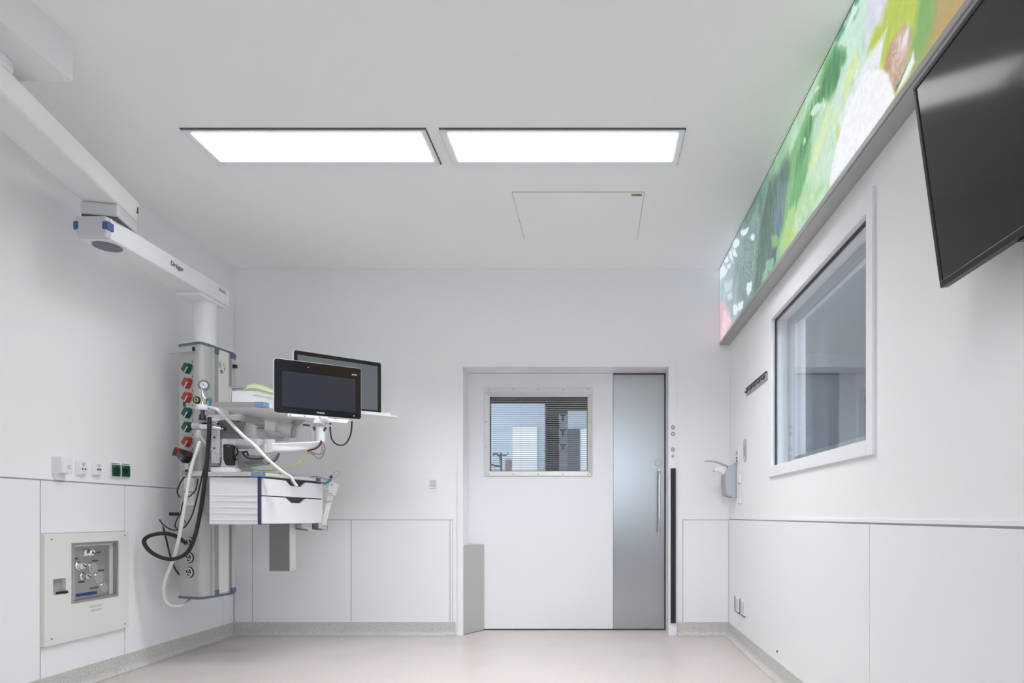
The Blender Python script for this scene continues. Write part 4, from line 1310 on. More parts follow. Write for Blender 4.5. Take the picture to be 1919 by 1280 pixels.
# bin and green pack on the shelf
a = at(431.5, 755, 4.18)
t = thing('storage_bin', 'open white storage bin standing on the upper shelf', 'bin', (-2.28, 4.3, SZ + .023))
bx0, bx1, by0, by1, bz_0, bz_1 = at(433, 0, 4.16).x, -2.10, 4.16, 4.50, SZ + .023, at(0, 727, 4.16).z
m = MB()
m.box((bx0, by0, bz_0), (bx1, by0 + .006, bz_1 - .02)).box((bx0, by1 - .006, bz_0), (bx1, by1, bz_1)).box((bx0, by0, bz_0), (bx0 + .006, by1, bz_1)).box((bx1 - .006, by0, bz_0), (bx1, by1, bz_1 - .02)).box((bx0, by0, bz_0), (bx1, by1, bz_0 + .006))
m.build('walls', 'plastic_white', t, bevel=.002)
MB().box((bx0 - .012, by0 - .006, bz_1 - .004), (bx0 + .10, by0 + .03, bz_1 + .010)).build('rim_clip', 'mid_grey', t, bevel=.003)
MB().bar((bx0 - .004, by0 - .004, bz_0), (bx0 - .004, by0 - .004, bz_1), .010, .010).build('corner_post', 'device_grey', t)
t = thing('glove_pack', 'light green folded soft pack lying in the storage bin', 'pack', (-2.2, 4.3, bz_1))
gp = []
ng, mg = 14, 8
for i in range(ng):
    for j in range(mg):
        u_, v_ = i / (ng - 1), j / (mg - 1)
        px = 455 + 62 * u_
        ytop = 716 + 4 * u_ + 6 * u_ * u_
        Yp = by0 - .01 + .30 * v_
        p = at(px, ytop + (14 - 6 * u_ if j == 0 else (4 if j == 1 else 0)), by0 - .01)
        gp.append(V((p.x + .03 * v_, Yp, p.z + .010 * math.sin(5 * u_ + 3 * v_) - (.03 if j == mg - 1 else 0))))
fs = [(i * mg + j, (i + 1) * mg + j, (i + 1) * mg + j + 1, i * mg + j + 1) for i in range(ng - 1) for j in range(mg - 1)]
o = MB()._add(gp, fs).build('wrap', 'pack_green', t, smooth=True)
sm = o.modifiers.new('thick', 'SOLIDIFY'); sm.thickness = .006
MB().bar(at(475, 733, by0 - .014), at(515, 741, by0 - .014), .006, .006).build('fold', 'pack_green', t, bevel=.002)

# ------------------------------------------------------------------ monitors
def monitor(label, tl, tr_, bl, Yl, Yr, bezel, scr, body, dep=.045, lower=.0):
    """tl/tr_/bl: pixel corners; Yl, Yr depths of the left and right edge"""
    L0, R0, L1 = at(*bl, Yl), at(tr_[0], tr_[1], Yr), at(*tl, Yl)
    u = V((R0.x - L1.x, R0.y - L1.y, 0))
    W_ = u.length
    u.normalize()
    H_ = L1.z - L0.z
    n = V((u.y, -u.x, 0))
    o = V((L1.x, L1.y, L0.z))
    t = thing('monitor', label, 'monitor', o + u * W_ / 2)

    def P(a, b, c):
        return o + u * a + zz * b + n * c

    def slab(x0, x1, z0, z1, c0, c1, r=0.0):
        pts = []
        if r:
            for cx, cz, a0 in ((x1 - r, z1 - r, 0), (x0 + r, z1 - r, 90), (x0 + r, z0 + r, 180), (x1 - r, z0 + r, 270)):
                for k in range(6):
                    a_ = math.radians(a0 + 90 * k / 5)
                    pts.append(P(cx + r * math.cos(a_), cz + r * math.sin(a_), c0))
        else:
            pts = [P(x0, z0, c0), P(x1, z0, c0), P(x1, z1, c0), P(x0, z1, c0)]
        return MB().prism(pts, n * (c1 - c0))
    slab(-.004, W_ + .004, -.004, H_ + .004, -dep, -.008, .018).build('back_housing', body, t, bevel=.006)
    slab(0, W_, 0, H_, -.010, 0, .014).build('front_bezel', 'black_gloss', t, bevel=.002)
    b0_, b1_, b2_, b3_ = bezel
    slab(b0_, W_ - b1_, b2_, H_ - b3_, -.002, .0008).build('screen', scr, t)
    return t, P, W_, H_, u, n


m1, P1, W1, H1, u1, n1 = monitor('front wide black monitor on the jointed white arm, lettered in white', (514, 670.6), (676.7, 693.6), (513.7, 772.3), 3.93, 4.22, (.045, .036, .042, .076), 'screen_blue', 'plastic_white')
text('lettering', 'PHILIPS', 'plastic_white', m1, P1(W1 * .475, .014, .0012), u1, zz, .045)
m = MB()
for k in range(2):
    m.bar(P1(W1 * .885, H1 - .045 - .006 * k, .0012), P1(W1 * .95, H1 - .045 - .006 * k, .0012), .0035, .0006, up=n1)
m.build('print', 'mid_grey', m1)
MB().bar(P1(W1 * .90, .018, .0012), P1(W1 * .925, .018, .0012), .006, .0006, up=n1).build('print', 'mid_grey', m1)
p = P1(W1 * .375, H1 - .035, .0)
MB().cyl(p, p + n1 * .001, .003, n=10).build('camera_dot', 'mid_grey', m1)
# white base under the front monitor
MB().prism([P1(W1 * .14, -.004, -.03), P1(W1 * .60, -.004, -.03), P1(W1 * .60, -.022, -.03), P1(W1 * .14, -.022, -.03)], n1 * .05).build('bottom_tray', 'plastic_white', m1, bevel=.003)
MB().prism([P1(W1 * .42, -.012, -.04), P1(W1 * .86, -.012, -.04), P1(W1 * .82, -.038, -.04), P1(W1 * .46, -.034, -.04)], n1 * .05).build('bottom_tray', 'trim_white', m1, bevel=.003)
for x in (.17, .33, .5, .68):
    p = P1(W1 * x, -.014, .02)
    MB().cyl(p, p + n1 * .002, .004, n=10).build('screw', 'dark_grey', m1)

m2, P2_, W2, H2, u2, n2 = monitor('rear wide monitor with a grey screen, half hidden behind the front one', (551, 655.7), (714.3, 680.5), (551, 760.2), 4.23, 4.595, (.022, .026, .026, .028), 'screen_grey', 'trim_white')
a, b = at(676, 786, 4.50), at(722, 779, 4.56)
t = thing('keyboard_tray', 'white keyboard tray jutting out below the rear monitor', 'tray', (a.x, 4.5, a.z))
MB().prism([P2_(W2 * .45, -.030, .0), P2_(W2 * 1.13, -.030, .0), P2_(W2 * 1.13, -.030, .12), P2_(W2 * .45, -.030, .12)], (0, 0, .010)).build('tray_board', 'trim_white', t, bevel=.003)
MB().prism([P2_(W2 * .70, -.020, .05), P2_(W2 * 1.0, -.020, .05), P2_(W2 * 1.0, -.020, .115), P2_(W2 * .70, -.020, .115)], (0, 0, .014)).build('keyboard', 'plastic_white', t, bevel=.004)
MB().prism([P2_(W2 * 1.0, -.020, .04), P2_(W2 * 1.07, -.020, .04), P2_(W2 * 1.07, -.020, .09), P2_(W2 * 1.0, -.020, .09)], (0, 0, .022)).build('hand_rest', 'plastic_white', t, bevel=.008)

# jointed arm of the front monitor
ar = thing('monitor_boom', 'jointed white arm carrying the front monitor from the column', 'arm', (-2.44, 4.12, 1.44))
yA, yE, yP = 4.10, 3.99, 4.13
MB().prism([at(415, 822, yA), at(441, 822, yA), at(441, 885, yA), at(424, 885, yA), at(415, 868, yA)], (0, .03, 0)).build('arm_mount', 'plastic_white', ar, bevel=.004)
MB().bar((at(430, 831, yA).x, yA + .02, at(430, 831, yA).z), at(492, 831, yE + .03), .07, .058).build('inner_arm', 'plastic_white', ar, bevel=.010, seg=3)
MB().bar(at(441, 838, yA - .03), at(478, 838, yE), .05, .018).build('arm_trim', 'mid_grey', ar, bevel=.003)
pE = at(503, 838, yE)
MB().cyl((pE.x, pE.y + .01, pE.z - .036), (pE.x, pE.y + .01, pE.z + .050), .036, n=28).build('elbow_joint', 'device_grey', ar, smooth=True)
MB().prism([at(495, 831, yE - .03), at(600, 826.5, yP - .03), at(601, 832, yP - .03), at(588, 842, yP - .03), at(495, 849, yE - .03)], (0, .06, 0)).build('outer_arm', 'plastic_white', ar, bevel=.008, seg=3)
MB().prism([at(509, 842, yE - .034), at(569, 841, yP - .05), at(569, 844.5, yP - .05), at(509, 846, yE - .034)], (0, .01, 0)).build('arm_trim', 'device_grey', ar, bevel=.002)
MB().cyl(at(600.5, 829, yP), at(600.5, 800, yP), .030, n=28).build('wrist_post', 'trim_white', ar, bevel=.003, smooth=True)
MB().cyl(at(588, 829, yP + .03), at(588, 808, yP + .03), .022, n=24).build('wrist_post', 'trim_white', ar, smooth=True)
MB().prism([at(588, 802, yP), at(610, 802, yP), at(613, 796, yP), at(584, 796, yP)], (0, .05, 0)).build('yoke', 'trim_white', ar, bevel=.003)
MB().prism([at(568, 793.5, yP - .02), at(619, 796, yP + .04), at(619, 799, yP + .04), at(568, 797, yP - .02)], (0, .05, 0)).build('monitor_plate', 'trim_white', ar, bevel=.002)
for q in ((at(568, 796, yP - .03), at(580, 797.5, yP - .03)), (at(588, 800, yP - .01), at(590, 806, yP - .01)), (at(611, 801, yP - .01), at(606, 808, yP - .01))):
    MB().bar(*q, .010, .012).build('yoke_gap', 'dark_grey', ar)
p = P1(W1 * .52, -.02, -.03)
MB().bar(p, (p.x, p.y, at(0, 796, yP).z), .12, .04).build('monitor_plate', 'trim_white', ar, bevel=.002)

# arm of the rear monitor
yB = 4.16
ab = thing('monitor_boom', 'short grey arm with a round knuckle behind, carrying the rear monitor', 'arm', (-2.5, 4.3, 1.5))
MB().prism([at(455.5, 790.5, yB), at(478.5, 797, yB), at(478, 822, yB), at(447.5, 815.5, yB)], (0, .09, 0)).build('arm_mount', 'plastic_cream', ab, bevel=.004)
MB().cyl(at(486.5, 803, yB + .06), at(486.5, 795, yB + .06), .029, n=24).build('pivot_cap', 'mid_grey', ab, smooth=True)
MB().prism([at(478.5, 803, yB + .02), at(496, 804, yB + .02), at(533, 812, yB + .2), at(535, 820, yB + .2), at(530, 825.5, yB + .2), at(510, 822, yB + .1), at(478.5, 821, yB + .02)], (0, .07, 0)).build('arm_link', 'device_grey', ab, bevel=.006)
MB().prism([at(502, 816, yB + .015), at(533, 819, yB + .19), at(528, 825.5, yB + .19), at(500, 827, yB + .015)], (0, .02, 0)).build('arm_trim', 'mid_grey', ab, bevel=.004)
c = at(535, 805, 4.36)
MB().cyl(c + V((-.06, 0, .01)), c + V((.045, .02, -.006)), .047, n=28).build('knuckle', 'plastic_cream', ab, bevel=.006, smooth=True)
MB().cyl(c + V((.045, .02, -.006)), c + V((.055, .022, -.008)), .050, n=28).build('knuckle_ring', 'mid_grey', ab, smooth=True)
MB().prism([at(548, 797, 4.42), at(554.5, 797, 4.42), at(554.5, 819.5, 4.42), at(534, 819.5, 4.42), at(534, 815, 4.42), at(548, 815, 4.42)], (0, .04, 0)).build('monitor_plate', 'device_grey', ab, bevel=.002)
MB().bar(at(551, 800, 4.45), P2_(W2 * .45, H2 * .3, -.05), .05, .06).build('monitor_plate', 'device_grey', ab, bevel=.003)
MB().bar((-2.59, 4.30, at(0, 806, yB).z), at(455, 806, yB + .06), .09, .10).build('column_bracket', 'mid_grey', ab, bevel=.004)

# folded lower arm
lo = thing('support_arm', 'grey folded lower arm between handset and drawer unit', 'arm', at(446, 868, 4.2))
MB().prism([at(446, 847, 4.2), at(470, 853, 4.2), at(498, 853.5, 4.12), at(503, 860, 4.12), at(498, 868, 4.12), at(470, 873, 4.18), at(446, 874, 4.2)], (0, .08, 0)).build('arm_link', 'device_grey', lo, bevel=.008, seg=3)
MB().prism([at(452, 866, 4.195), at(492, 860, 4.115), at(494, 868, 4.115), at(456, 872, 4.195)], (0, .01, 0)).build('arm_trim', 'mid_grey', lo, bevel=.003)
MB().cyl(at(451, 858, 4.24), at(451, 846, 4.24), .030, n=24).build('pivot_cap', 'mid_grey', lo, smooth=True)
MB().bar((-2.59, 4.30, at(0, 862, 4.2).z), at(449, 862, 4.24), .08, .06).build('column_bracket', 'mid_grey', lo, bevel=.004)
MB().prism([at(444, 872, 4.2), at(468, 877, 4.2), at(463, 886, 4.2), at(440, 886, 4.2)], (0, .06, 0)).build('foot', 'device_grey', lo, bevel=.004)

# handset in its charger
hs = thing('charger_cradle', 'pale blue white charging cradle on top of the drawer unit', 'charger', at(416, 885, 3.98))
MB().prism([at(394, 885, 3.97), at(438, 885, 3.97), at(438, 878, 3.97), at(434, 875.5, 3.97), at(394, 875.5, 3.97)], (0, .09, 0)).build('base', 'trim_white', hs, bevel=.004)
MB().prism([at(412, 876, 4.0), at(439, 876, 4.0), at(439, 826, 4.0), at(416, 826, 4.0), at(416, 864, 4.0)], (0, .016, 0)).build('back', 'plastic_white', hs, bevel=.004)
ph = thing('handset', 'black handset standing upright in the charging cradle', 'handset', at(428, 872, 3.985))
MB().prism([at(417.5, 833, 3.975), at(420, 832, 3.975), at(436, 833, 3.975), at(438, 835, 3.975), at(438, 871.5, 3.975), at(436, 872.5, 3.975), at(424, 872, 3.975), at(421.5, 870, 3.975), at(418, 861, 3.975)], (0, .022, 0)).build('body', 'black_gloss', ph, bevel=.004, seg=3)
MB().prism([at(424, 836, 3.974), at(431, 836.2, 3.974), at(431, 837.2, 3.974), at(424, 837, 3.974)], (0, .002, 0)).build('earpiece', 'mid_grey', ph)
MB().prism([at(420.5, 840, 3.974), at(435.5, 841, 3.974), at(435.5, 862, 3.974), at(421, 860, 3.974)], (0, .0015, 0)).build('display', 'tv_screen', ph)

# cables around the arms
hose('black_cable', 'black cable hanging in a deep loop below the front monitor', 'cable', [(619, 790, 4.18), (619, 808, 4.18), (622, 823, 4.18), (630, 832, 4.19), (639, 834.5, 4.2), (648, 831, 4.22), (655, 820, 4.24), (658.5, 806, 4.25), (659.5, 790, 4.26)], .0050, 'black')
hose('black_cable', 'black cable sagging from the folded lower arm to the arm elbow', 'cable', [(455, 851, 4.14), (458, 847, 4.12), (463, 847, 4.12), (465, 854, 4.12)], .005, 'black')
hose('black_cable', 'dark cable running along the folded lower arm under the elbow', 'cable', [(455, 847, 4.13), (459, 855, 4.11), (470, 859.5, 4.10), (485, 860, 4.06), (497, 857.5, 3.99)], .0055, 'dark_grey')
hose('black_cable', 'dark bent cable just right of the white tube below the elbow', 'cable', [(523, 849, 3.99), (518, 860, 3.99), (511, 866, 3.99), (502, 868, 3.99), (494, 868, 4.0)], .007, 'dark_grey')
hose('black_cable', 'short kinked black cable right of the handset', 'cable', [(443, 840, 4.06), (446, 848, 4.05), (441, 855, 4.05), (441, 861, 4.05), (444, 862, 4.05)], .005, 'black')
hose('braided_cable', 'grey ribbed cable bundle under the arm elbow', 'cable', [(516, 849, 3.98), (511, 856, 3.98), (504, 862, 3.98), (497, 866, 3.99)], .016, 'mid_grey')
hose('earth_cable', 'yellow green earth cable sagging from the outer arm to the tray', 'cable', [(579, 847, 4.08), (575, 856, 4.08), (567, 864, 4.08), (555, 871, 4.07), (540, 876, 4.06), (520, 880, 4.05), (500, 882, 4.05), (482, 881, 4.06), (468, 877, 4.08), (458, 873, 4.1)], .004, 'cable_yellow')
hose('mauve_cable', 'mauve cable looping tightly under the wrist of the front arm', 'cable', [(603, 828, 4.12), (604, 838, 4.09), (605, 846, 4.09), (600, 851, 4.09), (592, 850, 4.08), (582, 846, 4.06)], .005, 'cable_mauve')
hose('mauve_cable', 'pale mauve cable hanging in the widest pointed loop under the wrist', 'cable', [(602, 826, 4.13), (607, 834, 4.12), (609, 844, 4.12), (605, 853, 4.12), (598, 860, 4.12), (590, 854, 4.1), (581, 847, 4.08)], .0038, 'cable_mauve')
hose('red_cable', 'dark red cable from the wrist post into the end of the outer arm', 'cable', [(602, 826, 4.10), (599, 834, 4.09), (592, 840, 4.08), (582, 843, 4.07), (576, 845.5, 4.07)], .006, 'cable_red')
hose('white_cable', 'thin pale cable crossing the column towards the handset', 'cable', [(375, 816, 4.02), (383, 828, 4.02), (394, 841, 4.02), (405, 850, 4.0), (414, 855, 3.98)], .004, 'plastic_cream')

# lead block and masks at the far end of the drawer unit
c = at(622, 916, 4.56)
t = thing('lead_block', 'cream connector block with small holes tilted at the drawer unit end', 'connector', c)
q = [at(617.5, 902.5, 4.52), at(631.5, 908.5, 4.54), at(624.5, 928.5, 4.54), at(611, 925, 4.52)]
bk = MB().prism(q, (.006, .03, 0)).build('case', 'plastic_cream', t, bevel=.003)
for fu, fv in ((.3, .16), (.55, .13), (.42, .24), (.2, .88), (.45, .9), (.72, .86), (.12, .75)):
    p = (q[0] * (1 - fu) + q[1] * fu) * (1 - fv) + (q[3] * (1 - fu) + q[2] * fu) * fv
    MB().cyl(p + V((0, -.001, 0)), p + V((0, .004, 0)), .0035, n=8).build('pin_hole', 'ink_black', bk)
q = [at(614.5, 926, 4.55), at(623, 929, 4.55), at(609, 985, 4.50), at(602, 985, 4.50)]
MB().prism(q, (.002, .012, 0)).build('cable_trunk', 'tube_white', t, bevel=.003)
MB().bar(at(608, 940, 4.53), at(622, 939, 4.53), .006, .006).build('trunk_clip', 'mid_grey', t)
c = at(596, 899, 4.46)
t = thing('breathing_mask', 'clear breathing mask with a slate blue end on the drawer unit', 'mask', c)
MB().rings([(at(591.5, 899, 4.46), .010), (at(592.5, 899, 4.46), .016), (at(599, 900, 4.46), .016)], 18).build('end_cap', 'slate_blue', t, smooth=True)
MB().rings([(at(599, 900, 4.46), .015), (at(606, 902, 4.48), .018), (at(613, 904, 4.5), .014)], 18).build('cone', 'clear_plastic', t, smooth=True)
MB().tube([at(606, 906, 4.47), at(612, 905, 4.49), at(617, 902, 4.5), at(620, 899, 4.52)], .008).build('strap', 'teal', t, smooth=True)
MB().tube([at(578, 896, 4.46), at(586, 893.5, 4.46), at(597, 893.5, 4.46), at(606, 897, 4.47), at(614, 899, 4.49)], .005).build('tube', 'mid_grey', t, smooth=True)
t = thing('tube_loop', 'clear tube loop with navy clip above the connector block', 'tube', at(620, 895, 4.52))
MB().tube([at(621, 894, 4.52), at(626, 886, 4.52), at(632, 882.5, 4.52), at(637, 884, 4.52), at(635, 890, 4.53), at(629, 895, 4.53), at(622, 896, 4.53)], .0045).build('loop', 'clear_plastic', t, smooth=True)
MB().rings([(at(618.5, 895, 4.52), .010), (at(622.5, 892.5, 4.52), .010)], 14).build('clip', 'navy', t)
MB().bar(at(615, 899.5, 4.52), at(621, 899, 4.52), .014, .014).build('clip', 'teal', t, bevel=.003)
hose('grey_tube', 'loose grey tube lying on the drawer unit top behind the white tube', 'tube', [(525, 888, 4.15), (540, 888, 4.2), (552, 890, 4.25), (562, 892.5, 4.3), (566, 891, 4.32)], .010, 'device_grey')

# ------------------------------------------------------------------ left wall fittings
def LP(px, py, o=0.0):
    return onx(px, py, XL + o)


def wallbox(name, label, cat, x0, y0, x1, y1, d, m='plastic_white', splay=.010, group=None):
    """box on the left wall between two pixels on the wall plane, front face drawn in by splay"""
    a, b = LP(x0, y1), LP(x1, y0)
    ya, yb, za, zb = a.y, b.y, min(a.z, LP(x1, y1).z), b.z
    t = thing(name, label, cat, (XL, (ya + yb) / 2, za), group)
    bk = [(XL, ya, za), (XL, yb, za), (XL, yb, zb), (XL, ya, zb)]
    fr2 = [(XL + d, ya + splay, za + splay), (XL + d, yb - splay, za + splay), (XL + d, yb - splay, zb - splay * .5), (XL + d, ya + splay, zb - splay * .5)]
    MB()._add([V(p) for p in bk + fr2], [(0, 1, 2, 3), (7, 6, 5, 4), (0, 4, 5, 1), (1, 5, 6, 2), (2, 6, 7, 3), (3, 7, 4, 0)]).build('cover', m, t, bevel=.003)
    return t, ya + splay, yb - splay, za + splay, zb - splay * .5, XL + d


t, ya, yb, za, zb, xf = wallbox('wall_box', 'plain white box on the left wall, leftmost of the sockets', 'socket', 97, 857, 121, 888, .05, splay=.006)
MB().box((XL, ya + .004, za - .038), (XL + .02, yb - .012, za - .002)).build('cable_duct', 'trim_white', t, bevel=.002)
for k in range(2):
    MB().box((xf, yb - .035, za + .026 + .012 * k), (xf + .0006, yb - .012, za + .031 + .012 * k)).build('print', 'mid_grey', t)
t, ya, yb, za, zb, xf = wallbox('wall_socket', 'white wall socket with a triangle of round holes', 'socket', 141, 864, 159, 891, .022)
c = V((xf, (ya + yb) / 2, (za + zb) / 2))
for dy, dz, r in ((0, .014, .0045), (-.010, -.008, .006), (.011, -.008, .006), (0, -.020, .0025)):
    MB().cyl(c + V((-.002, dy, dz)), c + V((.0008, dy, dz)), r, n=14).build('pin_hole', 'dark_grey', t)
MB().box((xf, ya + .016, zb - .012), (xf + .0006, yb - .014, zb - .0085)).box((xf, ya + .012, zb - .018), (xf + .0006, ya + .02, zb - .0155)).build('print', 'dark_grey', t)
t, ya, yb, za, zb, xf = wallbox('data_socket', 'white data socket with two small dark ports', 'socket', 170.5, 868, 187, 892, .022)
c = V((xf, (ya + yb) / 2, (za + zb) / 2))
for dy in (-.008, .008):
    MB().box((xf - .002, c.y + dy - .0065, c.z - .008), (xf + .0008, c.y + dy + .0065, c.z + .003)).build('port', 'dark_grey', t)
MB().box((xf, ya + .010, zb - .010), (xf + .0006, yb - .006, zb - .0075)).box((xf, ya + .018, zb - .020), (xf + .0006, yb - .018, zb - .014)).build('print', 'mid_grey', t)
t, ya, yb, za, zb, xf = wallbox('double_socket', 'white frame with two dark green power sockets on the left wall', 'socket', 206, 869, 240.5, 895, .014, splay=.004)
for k, (x0, x1) in enumerate(((209.5, 224.5), (228, 242.5))):
    a, b = onx(x0, 892 - k * -1, xf), onx(x1, 872 + k * 1.5, xf)
    g = MB().box((xf, a.y, a.z), (xf + .006, b.y, b.z)).build('insert', 'socket_green', t, bevel=.002)
    c = V((xf + .006, (a.y + b.y) / 2, (a.z + b.z) / 2))
    MB().ring(c, (1, 0, 0), .027, .022, .001).build('insert_ring', 'socket_green', g)
    MB().cyl(c + V((-.002, 0, 0)), c + V((.0006, 0, 0)), .022, n=24).build('socket_well', 'socket_hole', g)
    for dy in (-.009, .009):
        MB().cyl(c + V((0, dy, 0)), c + V((.001, dy, 0)), .0026, n=8).build('pin_hole', 'black', g)
    MB().cyl(c + V((0, -.022, .026)), c + V((.001, -.022, .026)), .003, n=8).build('indicator', 'plastic_white', g)
    MB().box((XL + .013, a.y, b.z + .006), (XL + .0145, b.y, b.z + .010)).build('print', 'dark_grey', t)

# gas shut-off box
PT = .022
gy0, gy1, gz0_, gz1_ = 3.298, 3.893, .276, .878
vb_ = thing('valve_box', 'white gas shut off box with a recessed steel panel, low on the left wall', 'valve box', (XL, (gy0 + gy1) / 2, gz0_))
xf = XL + T + PT
r0, r1 = onx(136.5, 1128, xf), onx(219, 1017, xf)
ry0, ry1 = r0.y, r1.y
rz0, rz1 = onx(136.5, 1128, xf).z, onx(136.5, 1021, xf).z
k0, k1 = onx(99.5, 1116, xf), onx(123.5, 1083, xf)
m = MB()
ycuts = [gy0, k0.y, k1.y, ry0, ry1, gy1]
m.box((XL, gy0, gz0_), (xf, k0.y, gz1_)).box((XL, k0.y, k1.z), (xf, k1.y, gz1_)).box((XL, k0.y, gz0_), (xf, k1.y, k0.z)).box((XL, k1.y, gz0_), (xf, ry0, gz1_)).box((XL, ry0, rz1), (xf, ry1, gz1_)).box((XL, ry0, gz0_), (xf, ry1, rz0)).box((XL, ry1, gz0_), (xf, gy1, gz1_))
m.build('cover_plate', 'plastic_cream', vb_)
rim = MB()
e = .010
for lo, hi in (((ry0 - e, rz0 - e), (ry0 + e * .4, rz1 + e)), ((ry1 - e * .4, rz0 - e), (ry1 + e, rz1 + e)), ((ry0, rz0 - e), (ry1, rz0 + e * .4)), ((ry0, rz1 - e * .4), (ry1, rz1 + e))):
    rim.box((xf - .002, *lo), (xf + .003, *hi))
rim.build('recess_rim', 'steel_soft', vb_, bevel=.002)
DEP = -.012
MB().box((XL + DEP, ry0, rz0), (XL + DEP + .004, ry1, rz1)).build('recess_panel', 'steel_soft', vb_)
sd = MB()
sd.box((XL + DEP, ry0, rz0), (xf, ry0 + .003, rz1)).box((XL + DEP, ry1 - .003, rz0), (xf, ry1, rz1)).box((XL + DEP, ry0, rz0), (xf, ry1, rz0 + .003)).box((XL + DEP, ry0, rz1 - .003), (xf, ry1, rz1))
sd.build('recess_wall', 'steel_soft', vb_)
MB().prism([(XL + DEP + .004, ry1 - .014, rz0 + .004), (XL + DEP + .004, ry1 - .003, rz0 + .004), (XL + DEP + .018, ry1 - .003, rz0 + .004)], (0, 0, rz1 - rz0 - .008)).build('recess_chamfer', 'aluminium', vb_)
xp = XL + DEP + .004
for px, py in ((161, 1036), (144, 1060), (153, 1080)):
    c = onx(px, py, xp)
    k = MB().rings([(c, .026), (c + V((.012, 0, 0)), .026), (c + V((.016, 0, 0)), .019), (c + V((.040, 0, 0)), .019), (c + V((.044, 0, 0)), .015)], 8).build('valve_knob', 'chrome', vb_)
    MB().bar(c + V((.045, -.012, .008)), c + V((.045, .012, -.008)), .006, .005).build('knob_slot', 'dark_grey', k)
for px, py in ((173, 1065), (184, 1083), (195, 1101)):
    c = onx(px, py, xp)
    d = MB().ring(c, (1, 0, 0), .030, .027, .006).build('blank_ring', 'chrome', vb_, smooth=True)
    MB().cyl(c, c + V((.004, 0, 0)), .0265, n=28).build('blank_disc', 'mid_grey', d)
for px0, px1, py in ((172, 188, 1036), (140.5, 146, 1047), (172, 184, 1051.5), (184, 195, 1069.5), (146, 158, 1091.5), (168, 185, 1103)):
    a, b = onx(px0, py + 1.5, xp), onx(px1, py - 1.5, xp)
    MB().box((xp, a.y, min(a.z, b.z)), (xp + .001, b.y, min(a.z, b.z) + .010)).build('valve_label', 'dark_grey', vb_)
a, b = onx(142, 1119, xp), onx(182, 1113, xp)
MB().box((xp, a.y, a.z), (xp + .001, b.y, a.z + .018)).build('valve_label', 'label_blue', vb_)
MB().box((XL + .001, k0.y, k0.z), (XL + .006, k1.y, k1.z)).build('handle_recess', 'mid_grey', vb_)
c = onx(112, 1111, XL + .006)
MB().bar((XL + .004, c.y - .022, c.z), (XL + .004 + .03, c.y + .020, c.z + .004), .018, .014).build('latch', 'black', vb_, bevel=.003)
for y, z in ((gy0 + .045, gz0_ + .035), (gy0 + .045, gz1_ - .03), (gy1 - .03, gz1_ - .025), (gy1 - .03, gz0_ + .025)):
    MB().cyl((xf - .001, y, z), (xf + .0015, y, z), .0045, n=10).build('screw', 'dark_grey', vb_)
m = MB()
for py0, px0, px1 in ((1137, 166, 192), (1139, 170, 189), (1144, 170, 192), (1146, 172, 190)):
    a, b = onx(px0, py0, xf), onx(px1, py0 - 1.5, xf)
    n_ = 7
    for i in range(n_):
        q0, q1 = a.y + (b.y - a.y) * i / n_, a.y + (b.y - a.y) * (i + .7) / n_
        m.box((xf, q0, a.z), (xf + .0005, q1, a.z + .0028))
m.build('print', 'ink_grey', vb_)

# ------------------------------------------------------------------ back wall switch
a, b = at(804, 914.5, YB), at(821, 896.5, YB)
t = thing('light_switch', 'white square wall switch left of the door', 'switch', ((a.x + b.x) / 2, YB, a.z))
MB().box((a.x, YB - .008, a.z), (b.x, YB, b.z)).build('frame', 'trim_white', t, bevel=.003)
MB().box((a.x + .013, YB - .013, a.z + .013), (b.x - .013, YB - .006, b.z - .013)).build('rocker', 'device_grey', t, bevel=.003)

# ------------------------------------------------------------------ right wall fittings
def RP(px, py, o=0.0):
    return onx(px, py, XR - o)


DYY = 4.853


def DP(px, py):
    return at(px, py, DYY)


t = thing('hand_rub_dispenser', 'steel hand rub dispenser with a long elbow lever on the right wall', 'dispenser', (XR, DYY, DP(0, 933).z))
side = [DP(1365, 871.5), DP(1378, 871.5), DP(1378, 932), DP(1373, 933), DP(1360, 928), DP(1357.5, 922), DP(1356.5, 905), DP(1357, 890), DP(1359, 882)]
for p in side:
    p.x = min(p.x, XR - .001)
MB().prism([p + V((0, -.042, 0)) for p in side], (0, .084, 0)).build('case', 'case_blue_grey', t, bevel=.004)
edge = [DP(1353.5, 890), DP(1357.5, 889), DP(1357, 905), DP(1358, 921), DP(1361, 928), DP(1373, 932.5), DP(1370, 933.5), DP(1357, 929), DP(1354.5, 922), DP(1353, 905)]
MB().prism([p + V((0, -.046, 0)) for p in edge], (0, .092, 0)).build('front_shell', 'mid_grey', t, bevel=.002)
p0, p1 = RP(1377, 870), RP(1377, 933)
MB().box((XR - .006, DYY - .05, p1.z), (XR, DYY + .05, p0.z + .01)).build('back_plate', 'mid_grey', t, bevel=.002)
arm_ = [DP(1321, 863), DP(1330, 862.3), DP(1340, 864), DP(1352, 868), (DP(1364, 873)), DP(1372, 874)]
low = [p + V((0, 0, -.009)) for p in arm_]
m = MB()
poly_ = arm_ + low[::-1]
m.prism([p + V((0, -.035, 0)) for p in poly_], (0, .07, 0))
m.build('elbow_lever', 'aluminium', t, bevel=.002)
noz = [DP(1336, 881), DP(1340, 877.5), DP(1350, 875), DP(1362, 872), DP(1360, 884), DP(1357, 891), DP(1352, 888), DP(1346, 883), DP(1338, 882.5)]
MB().prism([p + V((0, -.02, 0)) for p in noz], (0, .04, 0)).build('pump_nozzle', 'trim_white', t, bevel=.004)
MB().cyl(DP(1337.5, 882), DP(1337.5, 883.5), .004, n=10).build('spout', 'dark_grey', t)

